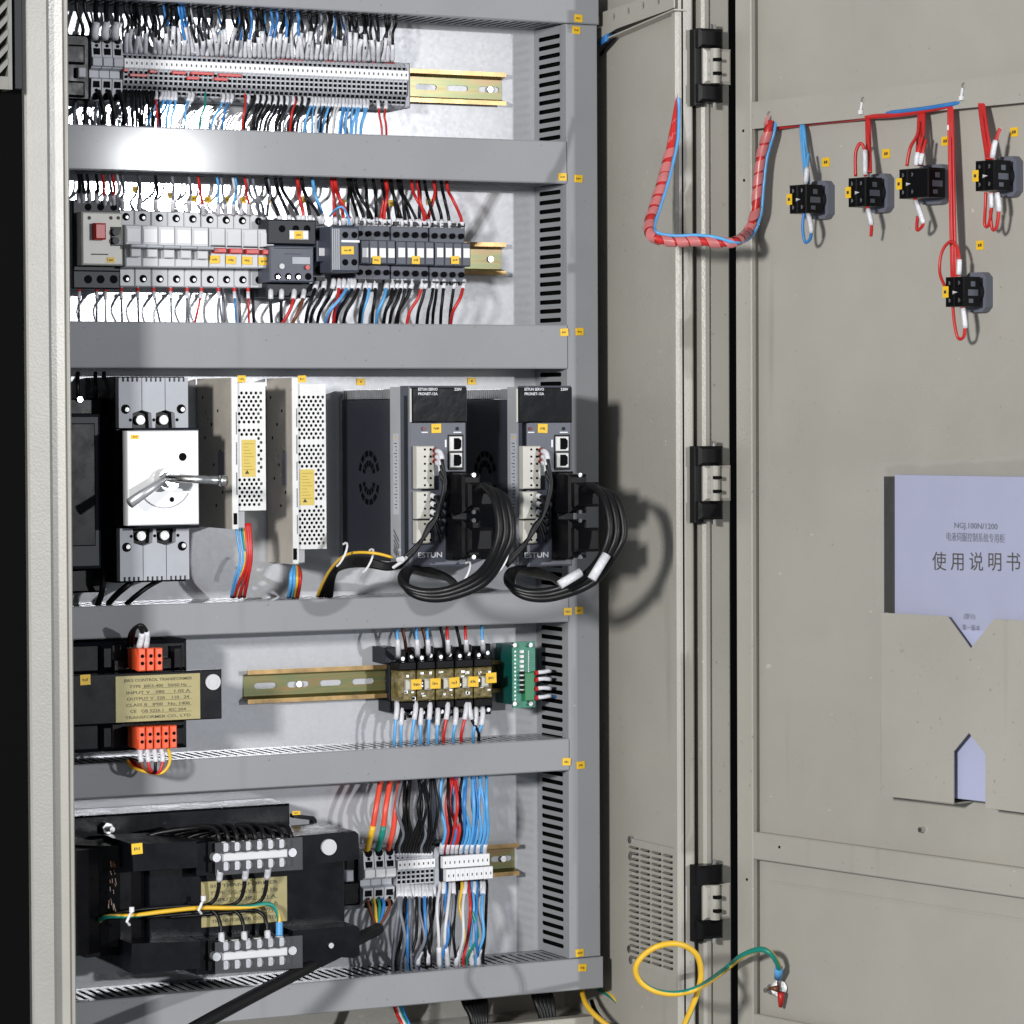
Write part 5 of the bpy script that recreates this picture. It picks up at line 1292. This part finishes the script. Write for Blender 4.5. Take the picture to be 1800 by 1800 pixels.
T.part("winding", MB().cyl((cc.x-.06, -.07, cc.z-.055), (cc.x-.06, -.07, cc.z+.05), .062, 28).cyl((cc.x-.0, -.075, cc.z-.050), (cc.x-.0, -.075, cc.z+.052), .052, 28), M['black'], smooth=False)
mb = MB(); rr = random.Random(3)
for k in range(26):
    a, b = 190+rr.random()*14, 1510+rr.random()*90; p = W0.U(a, b, -.133); mb.tube([p, p+Vector((rr.uniform(-.001,.001), -.001, -.003-rr.random()*.002))], .0006, 4)
T.part("lacing", mb, mat("amber_lacing", (.16,.06,.02), .4))
slab((560, 1528, 602, 1545), -.06, -.02, "bracket_edge", 'steel', .0005)
ytag(T, 241, 1492, -.1656, 19, 19)
x0, x1, z0, z1 = rectF(W0, 354, 1545, 505, 1625, -.1312)
pl = T.part("rating_plate", MB().cbox(x0, x1, -.1312, -.1302, z0, z1, .0003), M['gold'])
plate_text(T, 358, 500, 1548, 1622, -.1315, pl, (("SG TRANSFORMER", .84), ("TYPE  SG-4 kVA   50 Hz", .84), ("INPUT V   380   6.1 A", .78), ("OUTPUT V  220  10.5 A", .84), ("CLASS B   IP00   Y/Y", .76), ("TRANSFORMER CO., LTD", .80)))
mb = MB(); q = [W0.U(*p, -.05) for p in ((512, 1430), (548, 1434), (553, 1440), (553, 1470), (546, 1470), (546, 1441), (512, 1437))]
T.part("lifting_bracket", MB().prism([(p.x, p.z) for p in q], -.056, -.046), M['blackpaint'])
ytag(T, 521, 1429, -.0572, 14, 7)
c = W0.U(186, 1455, -.063); T.part("fixing_bolt", MB().cyl((c.x, -.060, c.z), (c.x, -.070, c.z), .006, 6).cyl((c.x, -.070, c.z), (c.x+.001, -.080, c.z), .003, 8), M['steel'])
def strip(y0, y1):
    a, b = W0.U(368, y0+25, -.157), W0.U(521, y0+19, -.157)
    def L(f, dz, y=-.157): return Vector((a.x+(b.x-a.x)*f, y, (a.z+b.z)/2+dz))
    hz = .0155
    bs = T.part("terminal_strip", MB().box(a.x, b.x, -.154, -.1505, L(0,0).z-hz, L(0,0).z+hz), M['black'])
    zc = L(0,0).z
    T.part("strip_cover", MB().cbox(a.x, b.x, -.1735, -.1725, zc-hz-.001, zc+hz+.001, .0003), M['clear'], parent=bs)
    T.part("centre_rib", MB().cbox(L(.13,0).x, L(.86,0).x, -.166, -.1541, zc-.0040, zc+.0040, .001), M['white'], parent=bs)
    mb = MB(); mc = MB()
    for k in range(6):
        x = L(.17+k*.128, 0).x
        for dz in (.0095, -.0095):
            mb.cbox(x-.0048, x+.0048, -.1555, -.1541, zc+dz-.0052, zc+dz+.0052, .0005)
            mc.cyl((x, -.1556, zc+dz), (x, -.161, zc+dz), .0046, 10); mc.box(x-.0035, x+.0035, -.1603, -.1600, zc+dz-.0005, zc+dz+.0005)
    T.part("terminal_lug", mb, M['psu'], parent=bs); T.part("terminal_screw", mc, M['alu'], parent=bs)
    mb = MB()
    for k in range(7):
        x = L(.106+k*.128, 0).x; mb.box(x-.0009, x+.0009, -.168, -.1541, zc-.0148, zc-.0042); mb.box(x-.0009, x+.0009, -.168, -.1541, zc+.0042, zc+.0148)
    T.part("terminal_barrier", mb, M['black'], parent=bs)
    mb = MB()
    for f in (.06, .93): mb.cyl((L(f,0).x, -.1541, zc), (L(f,0).x, -.163, zc), .0045, 12)
    T.part("strip_screw", mb, M['alu'], parent=bs)
strip(1480, 1533); strip(1653, 1702)
reg = ""; bundle("arching black winding leads behind the upper transformer strip", 440, 1470, -.12)
for k in range(9):
    px = 385+k*16
    wire(reg, [(px, 1482-k*.6, -.156), (px-2, 1466, -.155), (px-14, 1456-(k%3)*3, -.14), (px-50, 1456-(k%2)*4, -.12), (px-110, 1465+k, -.10), (px-150, 1480+k*3, -.09)], 'wblack', .0024, sleeves=())
bundle(None, 0, 0, 0); reg = "below the upper transformer strip"
for k, px in enumerate((385, 430, 469)):
    wire(reg, [(px+3, 1528-k*2, -.158), (px, 1550-k*2, -.150), (px-1, 1562-k*2, -.148), (px-8, 1582-k, -.142), (px-28, 1592, -.139), (px-70, 1593+k, -.139), (px-150, 1600+k, -.138), (px-200, 1610, -.134)], 'wblack', .0021, sleeves=((.01, .13),))
reg = "above the lower transformer strip"
for k, px in enumerate((388, 428, 469)):
    wire(reg, [(px+2, 1660-k*1.5, -.158), (px+1, 1640-k*2, -.150), (px-1, 1625-k*2, -.148), (px-8, 1607, -.143), (px-28, 1598+k, -.139), (px-90, 1604+k, -.139), (px-170, 1612, -.136)], 'wblack', .0021, sleeves=((.01, .16),))
wire("lying across the large transformer", [(165, 1628, -.10), (185, 1612, -.135), (230, 1610, -.142), (290, 1602, -.145), (350, 1596, -.147), (400, 1596, -.147), (440, 1594, -.147), (466, 1589, -.147), (482, 1594, -.148), (490, 1611, -.150), (491, 1625, -.152)], 'wyel', .0024, gy=9, name="earth_wire")
p = W0.U(491, 1622, -.152); q_ = W0.U(491, 1645, -.156)
q = bpy.data.objects.new("blue_ferrule", MB().tube([p, q_], .0036, 10).mesh("blue_ferrule", [M['wblue2']], WIRES[-1][0].matrix_world.translation)); COL.objects.link(q)
bpy.context.view_layer.update(); q.parent = WIRES[-1][0]
for lab, (px, py) in (("white cable tie near the left end of yellow-green transformer wire", (226, 1612)), ("white cable tie above the middle of yellow-green transformer wire", (352, 1592))):
    c = W0.U(px, py, -.150); single("cable_tie", lab, "cable tie", MB().tube([c+Vector((.004,0,.006)), c+Vector((0,-.004,.003)), c+Vector((-.003,-.003,-.004)), c+Vector((.001,0,-.008))], .0014, 6).cyl(c+Vector((.003,-.001,.005)), c+Vector((.003,-.001,.010)), .0026, 8), M['white'], c, group="cable ties on the transformer")
# thick supply cable
wire("rising from bottom left to lower terminals", [(300, 1830, -.24), (372, 1790, -.225), (450, 1748, -.20), (530, 1706, -.165), (590, 1672, -.13), (640, 1645, -.10), (662, 1634, -.085), (668, 1628, -.08)], 'wblack', lambda t: .0066 if t < .9 else .0066-(t-.9)*.045, name="thick_cable", n=14, seg=8)

# lower terminal groups
x = [W0.U(p, 1540, -.048).x for p in (638, 657, 675.5, 694)]
zc4 = W0.U(665, 1544, -.048).z
for k in range(3): big_terminal(x[k], x[k+1], zc4, .064, f"large grey feed-through terminal, {nth(k+1)} from left in the bottom row", "large terminals of the bottom row")
T = Thing("terminal_cover", "black terminal end cover beside the large bottom-row terminals", "terminal cover", W0.U(615, 1600, 0))
mb = MB(); pb(mb, (603, 1550, 634, 1592), -.040, -.002, c=.002); pb(mb, (608, 1505, 632, 1548), -.035, -.002, c=.001); T.part("body", mb, M['black'])
mb = MB(); pb(mb, (609, 1530, 622, 1550), -.042, -.0352, c=.001); T.part("latch", mb, M['grey'])
xs, xe = W0.U(697, 1535, -.044).x, W0.U(763, 1530, -.044).x; n9 = 8; p9 = (xe-xs)/n9; z9 = W0.U(730, 1534, -.044).z
bm9 = terminal_mb(0, p9, 0, .052).mesh("terminal_block", [M['tgrey'], M['hole'], M['white'], M['ink']])
for k in range(n9):
    o = link("terminal_block", bm9, loc=(xs+k*p9, 0, z9)); tag_props(o, f"slim grey terminal, {nth(k+1)} from left in the bottom middle group", "terminal block", "slim terminals of the bottom row")
T = Thing("end_stop", "grey end stop between the two bottom terminal groups", "end stop", (xe+.004, 0, z9-.02))
T.part("clamp_body", MB().cbox(xe+.0004, xe+.0065, -.046, -.002, z9-.022, z9+.026, .002), M['grey'])
xs, xe = W0.U(776, 1525, -.05).x, W0.U(858, 1520, -.05).x; n10 = 10; p10 = (xe-xs)/n10; z10 = W0.U(816, 1524, -.05).z
def dbl(p):
    m = MB(); m.prism([(-.002, -.027), (-.036, -.027), (-.040, -.016), (-.048, -.014), (-.048, .013), (-.040, .016), (-.034, .025), (-.002, .025)], .0002, p-.0002, 0, axis='x')
    m.cbox(-.0001, p+.0001-.0002, -.0545, -.0482, .0006, .0132, .0005, 2); m.cbox(-.0001+.003, p+.003-.0003, -.0565, -.0482, -.0136, -.0006, .0005, 2)
    m.box(p*.35, p*.55, -.0547, -.0545, .005, .008, 3); m.box(.003+p*.35, .003+p*.55, -.0567, -.0565, -.009, -.006, 3)
    m.box(p*.2, p*.8, -.0392, -.036, -.021, -.018, 1); return m
bm10 = dbl(p10).mesh("terminal_block", [M['slate_d'], M['hole'], M['white'], M['ink']])
for k in range(n10):
    o = link("terminal_block", bm10, loc=(xs+k*p10, 0, z10)); tag_props(o, f"terminal with two white markers, {nth(k+1)} from left in the bottom right group", "terminal block", "double-deck terminals of the bottom row")
# wires of the bottom row
reg = "above the bottom large terminals"
for px, dx, c2 in ((645, 18, 'wyel'), (664, 16, 'wgreen'), (682, 16, 'wred')):
    pts = [(px, 1494, -.046), (px+3, 1482, -.056), (px+9, 1460, -.062), (px+dx-2, 1420, -.066), (px+dx+6, 1372, -.055), (px+dx+7, 1360, -.05)]
    o = wire(reg, pts, 'worange', .0030, px0=px)
    P = smooth_path([W0.U(*p) for p in pts], 4)
    if c2 != 'wred':
        q = bpy.data.objects.new("coloured_sleeve", MB().tube(P[:10], .0034, 8).mesh("coloured_sleeve", [M[c2]], P[0], True)); COL.objects.link(q); q.parent = o
reg = "above the bottom slim terminals"
for k in range(13):
    px = 700+k*4.9; dx = rnd.uniform(-6, 12)
    wire(reg, [(px+dx, 1358, -.05), (px+dx+rnd.uniform(-2,2), 1375, -.058), (px+dx+rnd.uniform(-8,8), 1420, -.066+rnd.uniform(-.008,.008)), (px+4, 1465, -.058), (px-4, 1490, -.05), (px, 1508, -.036)], 'wblack' if k not in (1, 9) else 'wgrey', .0019, sleeves=((.88, .97),), px0=px)
reg = "above the bottom right terminals"
for k, (px, c) in enumerate(((779,'wblue2'),(784,'wred'),(789,'wblack'),(793,'wred'),(797,'wblue'),(800,'wred'),(804,'wred'),(808,'wblack'),(812,'wblue'),(817,'wblue2'),(822,'wblue2'),(827,'wblue2'),(831,'wblue'),(835,'wblue2'),(842,'wblue2'),(848,'wblue2'),(854,'wblue2'))):
    dx = rnd.uniform(-6, 8)
    wire(reg, [(px+dx, 1356, -.05), (px+dx, 1372, -.058), (px+dx*.7+rnd.uniform(-7,7), 1415, -.066+rnd.uniform(-.008,.008)), (px+4, 1460, -.062), (px-2, 1488, -.054), (px-3, 1502, -.04)], c, .0019, sleeves=((.76, .96),) if k % 2 == 0 else (), px0=px)
reg = "below the bottom large terminals"
for px, c in ((645, 'wbrown'), (656, 'wyel'), (664, 'wgreen'), (672, 'wblue'), (682, 'wbrown')):
    wire(reg, [(px, 1580, -.046), (px+3, 1592, -.058), (px+ (663-px)*.4+2, 1612, -.064), (662, 1630, -.072), (656, 1638, -.08)], c, .0019)
reg = "below the bottom slim terminals"
for k, (px, dx, c) in enumerate(((700,-4,'wgrey'),(706,4,'wgrey'),(712,-10,'wblack'),(718,0,'wgrey'),(716,6,'wblue'),(724,4,'wgrey'),(731,-6,'wblack'),(736,2,'wgrey'),(745,-6,'wblue'),(743,-2,'wblack'),(749,6,'wblack'),(756,2,'wblack'),(762,0,'wblack'))):
    wire(reg, [(px, 1556, -.038), (px+1, 1566, -.050), (px+rnd.uniform(-3,3), 1600, -.066+rnd.uniform(-.008,.008)), (px+rnd.uniform(-12,12), 1650, -.070+rnd.uniform(-.008,.008)), (px+dx-6, 1690-k*.8, -.062), (px+dx-5, 1712-k*.8, -.05)], c, .0019, sleeves=((.05, .28),) + (((.72, .9),) if k in (9, 11) else ()))
reg = "below the bottom right terminals"
for k, (px, dx, c) in enumerate(((772,4,'wwhite'),(779,0,'wgrey'),(783,-2,'wblue'),(790,0,'wwhite'),(796,-4,'wgrey'),(803,2,'wblack'),(811,-4,'wyel'),(817,-6,'wwhite'),(823,-4,'wred'),(829,4,'wblue2'),(833,-8,'wgreen'),(838,6,'wblue'),(845,0,'wwhite'),(849,-8,'wblue2'),(855,-2,'wblack'))):
    wire(reg, [(px, 1548, -.040), (px+1, 1560, -.052), (px+rnd.uniform(-4,4), 1595, -.066+rnd.uniform(-.01,.01)), (px+rnd.uniform(-9,9), 1645, -.070+rnd.uniform(-.01,.01)), (px+dx-4, 1682, -.062), (px+dx-3, 1706, -.05)], c, .0018, sleeves=((.08, .28),) if k % 3 == 1 else ((.70, .93),) if k % 3 == 0 else ())
# cables leaving below the bottom duct
reg = "leaving below the bottom duct"
for k, (px, c) in enumerate(((693,'wred'),(698,'wwhite'),(702,'wgreen'),(706,'wblue'))): wire(reg, [(px, 1770, -.03), (px+6, 1786, -.04), (px+13, 1800, -.05), (px+22, 1825, -.05)], c, .0018)
for k in range(6): wire(reg, [(812+k*7, 1745, -.03), (818+k*7, 1765, -.04), (830+k*4.5, 1790, -.05), (834+k*4, 1830, -.05)], 'wblack', .0036, name="thick_cable", n=8)
for k in range(5): wire(reg, [(935+k*7, 1738, -.03), (942+k*7, 1760, -.045), (952+k*5, 1790, -.05), (955+k*5, 1830, -.05)], 'wblack', .0036, name="thick_cable", n=8)
wire(reg, [(1022, 1738, -.05), (1030, 1765, -.08), (1050, 1788, -.10), (1085, 1815, -.12)], 'wyel', .0030, name="earth_wire", n=8)
wire(reg, [(1040, 1760, -.05), (1048, 1780, -.08), (1066, 1802, -.10), (1090, 1825, -.10)], 'wblack', .0026, name="wire", n=8)
wire(reg, [(1052, 1738, -.03), (1075, 1752, -.06), (1100, 1775, -.08), (1130, 1792, -.10), (1170, 1808, -.12)], 'wgreen', .0026, gy=4, name="earth_wire", n=8)
# blue wires tucked in at the top of the gap
for k in range(3): wire("in the gap at upper duct corner", [(1042, 70+k*4, -.03), (1055, 72+k*3, -.06), (1066, 62+k*4, -.08), (1078, 56+k*3, -.07)], 'wblue', .0016)
wire("from the wall rail down to the gap", [(1190, 20, -.20), (1150, 38, -.15), (1095, 56, -.10), (1072, 76, -.075), (1056, 96, -.05)], 'wblack', .0020)

# ================================================================== between the cabinet and the door
# red bundle with spiral wrap
path = [(1189, 172, -.2235), (1187.5, 190, -.224), (1184, 222, -.229), (1180, 250, -.234), (1175, 274, -.240), (1164, 318, -.25), (1150, 362, -.262), (1140, 398, -.28), (1150, 418, -.295), (1185, 425, -.30), (1225, 424, -.305), (1262, 427, -.31), (1294, 424, -.31)]
Pw = [W0.U(*p) for p in path]
for px, py, yy in ((1316, 405, -.030), (1328, 370, -.028), (1332, 325, -.026), (1338, 275, -.024), (1350, 232, -.022), (1353, 214, -.018)):
    Pw.append(DR.m @ DR.U(px, py, yy))
Pw = smooth_path(Pw, 7); loc = Pw[len(Pw)//2]
T = Thing("wrapped_cable", "red wire bundle in pink spiral wrap sagging from cabinet to door", "cable", loc)
tap = lambda t: min(1, .12+t/.17)
T.part("wire_bundle", MB().tube(Pw, lambda t: .0042*tap(t), 10), M['wred'], smooth=True)
def offs(P, dx, dz, dy=0): return [p+Vector((dx, dy, dz)) for p in P]
blueP = []
for i, p in enumerate(Pw):
    t = (Pw[min(i+1, len(Pw)-1)]-Pw[max(i-1, 0)]).normalized(); v = (CAM-p).normalized(); sd = t.cross(v).normalized()
    th = math.pi*min(1, max(0, (i/len(Pw)-.58)/.14)); blueP.append(p - (sd*math.cos(th) - v*math.sin(th))*.0062*min(1, .3+i/len(Pw)/.2))
T.part("blue_wire", MB().tube(blueP, .0018, 6), M['wblue2'], smooth=True)
# the spiral: a ribbon wound along the bundle
mb = MB(); L = [0]
for i in range(1, len(Pw)): L.append(L[-1]+(Pw[i]-Pw[i-1]).length)
tot = L[-1]; pitch = .0165; NS = int(tot/pitch*16); up_ = None; ring = []
for s in range(NS+1):
    d = tot*s/NS; i = max(j for j in range(len(L)) if L[j] <= d); i = min(i, len(Pw)-2); f = (d-L[i])/(L[i+1]-L[i]); p = Pw[i].lerp(Pw[i+1], f)
    t = (Pw[i+1]-Pw[i]).normalized()
    if up_ is None: up_ = t.orthogonal().normalized()
    up_ = (up_-t*up_.dot(t)).normalized(); b = t.cross(up_); a = 2*math.pi*d/pitch
    ring.append((p, t, up_.copy(), b, a+.9*math.sin(d*61)+.5*math.sin(d*143), tap(d/tot)))
vs = []
for p, t, u, b, a, sc_ in ring:
    o = (u*math.cos(a)+b*math.sin(a))*.0054*sc_; hw = pitch*.36
    vs += [p+o-t*hw, p+o*1.06, p+o+t*hw]
fs = []
for s in range(len(ring)-1):
    fs += [(3*s, 3*s+1, 3*s+4, 3*s+3), (3*s+1, 3*s+2, 3*s+5, 3*s+4)]
T.part("spiral_wrap", MB().add(vs, fs), M['wrap'], smooth=True)

# red and blue drops to the door switches
def dwire(reg, pts, col, r=.0015, **k): return wire(reg, pts, col, r, F=DR, **k)
def drop(reg, px, y0, y1, col, n, spread=2.0, dx=0, ties=()):
    bundle(f"{'blue' if 'blue' in col else 'red'} wire drop from door rail to the switch {DN[reg]}", px, y0, -.01, DR, 'wire drops on the door')
    for k in range(n):
        o = (k-(n-1)/2)*spread
        dwire(reg, [(px+o*.6, y0-4, -.006), (px+o, y0+12, -.014), (px+o+dx*.4, (y0+y1)/2, -.019-(k%2)*.003), (px+o+dx*.9, y1-14, -.026), (px+dx+o, y1, -.030)], col, .0016, ties=ties if k == 0 else ())
    bundle(None, 0, 0, 0)
DN = {'of the leftmost door switch': 'farthest left', 'of the second door switch': 'second from left', 'of the wide door switch': 'with double body', 'of the low door switch': 'hanging lowest', 'of the right door switch': 'at right end'}
drop("of the leftmost door switch", 1411, 219, 322, 'wblue2', 3, 3, 8)
drop("of the second door switch", 1526, 204, 303, 'wred', 3, 2.5, 2)
drop("of the wide door switch", 1620, 190, 290, 'wred', 4, 3.2, -4)
drop("of the low door switch", 1671, 182, 486, 'wred', 4, 2.4, 6, ties=(.32,))
drop("of the right door switch", 1726, 174, 280, 'wred', 4, 2.8, 12)
# run under the rail
dwire("lying along the door rail", [(1352, 226, -.008), (1420, 217, -.004), (1500, 209, -.006), (1524, 205.5, -.012), (1560, 203.5, -.014), (1600, 199, -.014), (1660, 188, -.014), (1690, 180, -.008)], 'wred', .0026)
dwire("lying along the door rail", [(1356, 222, -.006), (1430, 215, -.003), (1530, 201, -.006), (1570, 197.5, -.014), (1620, 191.5, -.016), (1655, 186, -.016), (1690, 180, -.012), (1720, 173, -.006)], 'wblue', .0022)
def loop(reg, pts, col, sl=()): dwire(reg, pts, col, .0017, sleeves=sl, seg=6)
L1 = [  # loops above and below each switch
 ("of the leftmost door switch", [(1416, 325, -.034), (1418, 305, -.036), (1419, 290, -.032), (1421, 270, -.024)], 'wblue2', ((.05, .55),)),
 ("of the leftmost door switch", [(1420, 374, -.032), (1426, 400, -.034), (1424, 420, -.032), (1415, 425, -.032), (1411, 400, -.034), (1413, 374, -.034)], 'wblue', ((.02, .28),)),
 ("of the second door switch", [(1504, 310, -.036), (1504, 270, -.036), (1512, 252, -.034), (1520, 265, -.032), (1521, 310, -.034)], 'wred', ((.74, .98),)),
 ("of the second door switch", [(1524, 362, -.034), (1530, 385, -.034), (1532, 400, -.032), (1531, 415, -.030)], 'wred', ((.1, .55),)),
 ("of the wide door switch", [(1594, 292, -.036), (1600, 260, -.034), (1612, 238, -.026), (1616, 215, -.02)], 'wred', ()),
 ("of the wide door switch", [(1610, 292, -.036), (1613, 268, -.036), (1622, 240, -.028)], 'wred', ((.05, .5),)),
 ("of the wide door switch", [(1618, 290, -.034), (1621, 270, -.034), (1628, 245, -.028)], 'wred', ((.05, .5),)),
 ("of the wide door switch", [(1608, 348, -.034), (1620, 382, -.034), (1622, 396, -.033), (1612, 404, -.032), (1613, 380, -.034)], 'wred', ((.05, .42),)),
 ("of the right door switch", [(1744, 280, -.034), (1748, 255, -.034), (1754, 235, -.03), (1758, 226, -.028)], 'wred', ((.05, .45),)),
 ("of the right door switch", [(1742, 338, -.034), (1743, 365, -.034), (1738, 395, -.032), (1731, 395, -.032), (1732, 365, -.034), (1733, 338, -.034)], 'wred', ((.02, .2),)),
 ("of the right door switch", [(1752, 338, -.032), (1756, 365, -.032), (1752, 398, -.031), (1744, 402, -.031), (1741, 370, -.032)], 'wred', ((.02, .3),)),
 ("of the low door switch", [(1685, 485, -.034), (1686, 455, -.034), (1680, 430, -.032), (1668, 426, -.032), (1655, 445, -.034), (1652, 480, -.036), (1664, 510, -.040)], 'wred', ((.02, .16),)),
 ("of the low door switch", [(1692, 540, -.034), (1696, 570, -.034), (1694, 592, -.032), (1684, 594, -.032), (1678, 570, -.034), (1675, 540, -.036)], 'wred', ((.02, .25),)),
]
for reg, pts, col, sl in L1: loop(reg, pts, col, sl)
# earth cable looping to the door stud
pts = []
for px, py, yy in ((1190, 1830, -.30), (1208, 1790, -.31), (1226, 1745, -.32), (1232, 1710, -.325), (1224, 1678, -.33), (1196, 1660, -.33), (1160, 1662, -.325), (1130, 1680, -.315), (1117, 1704, -.31), (1128, 1728, -.31), (1158, 1744, -.32), (1195, 1746, -.33), (1232, 1734, -.335)):
    pts.append(W0.U(px, py, yy))
for px, py, yy in ((1275, 1704, -.04), (1305, 1680, -.042), (1335, 1669, -.04), (1354, 1675, -.036), (1366, 1692, -.028), (1369, 1702, -.022)):
    pts.append(DR.m @ DR.U(px, py, yy))
P = smooth_path(pts, 8)
T = Thing("earth_cable", "yellow and green earth cable curled in a loop before the hinge", "cable", P[0])
T.part("insulation", MB().tube(P, .0031, 10, cols=[0,0,0,0,0,0,1,1,1,1], twist=5.6), [M['wyel'], M['wgreen']], smooth=True)
e0 = P[-1]; e1 = DR.m @ DR.U(1368, 1718, -.012); T.part("blue_lug", MB().tube([e0, e0.lerp(e1, .5), e1], .0044, 10), M['wblue2'], smooth=True)
s0 = DR.m @ DR.U(1369, 1737, 0); s1 = DR.m @ DR.U(1369, 1737, -.014)
T.part("ring_terminal", MB().cyl(s0.lerp(s1, .5), s0.lerp(s1, .62), .0085, 14).tube([e1, s0.lerp(s1, .56)], .0022, 8), M['steel'])
q = Thing("earth_stud", "steel stud and nut with a red cap on lower door panel", "stud", (DR.U(1369, 1737, 0)), DR)
c = DR.U(1369, 1737, 0); q.part("stud", MB().cyl((c.x, 0, c.z), (c.x, -.020, c.z), .0028, 10), M['steel']); q.part("nut", MB().cyl((c.x, -.0086, c.z), (c.x, -.013, c.z), .0058, 6), M['steel'])
c2 = DR.U(1373, 1745, -.012); c3 = DR.U(1372, 1770, -.010); q.part("red_tag", MB().tube([c2, c2.lerp(c3, .6), c3], lambda t: .0042-.0022*t, 8), M['red'], smooth=True)
c4 = DR.U(1352, 1737, -.014); q.part("washer_tail", MB().tube([c4, DR.U(1366, 1738, -.016)], lambda t: .0014+.0022*t, 8), M['wbrown'], smooth=True)

# ================================================================== the neighbouring cabinet at the far left
T = Thing("neighbouring_cabinet", "dark neighbouring cabinet at the left edge with slanted grey louvres", "cabinet", (-.30, -.1, ZB))
Yn = -.238; Xn = W0.U(42, 500, Yn).x
T.part("side_panel", MB().cbox(Xn-.30, Xn, Yn, .10, ZB, ZT), M['dark'])
T.part("edge_trim", MB().cbox(W0.U(22, 80, Yn).x, Xn-.0005, Yn-.004, Yn-.0002, W0.U(30, 158, Yn).z, ZT), M['slate_d'])
xl = W0.U(21, 80, Yn-.022).x; zl = W0.U(10, 157, Yn-.022).z
lp = T.part("louvre_panel", MB().box(xl-.004, xl, Yn-.022, Yn-.0002, zl, ZT).box(xl-.2, xl-.0041, Yn-.022, Yn-.018, zl, zl+.012), M['louvre'])
for k in range(12):
    z = zl+.016+k*.0136
    mb = MB().add([(xl-.05, Yn-.023, z-.035), (xl-.0042, Yn-.023, z+.0135), (xl-.0042, Yn-.008, z+.0135), (xl-.05, Yn-.008, z-.035), (xl-.05, Yn-.023, z-.042), (xl-.0042, Yn-.023, z+.0075), (xl-.0042, Yn-.008, z+.0075), (xl-.05, Yn-.008, z-.042)], [(0,1,2,3),(7,6,5,4),(0,4,5,1),(3,2,6,7),(1,5,6,2),(0,3,7,4)])
    T.part("louvre", mb, M['louvre'], parent=lp)
label_wires()
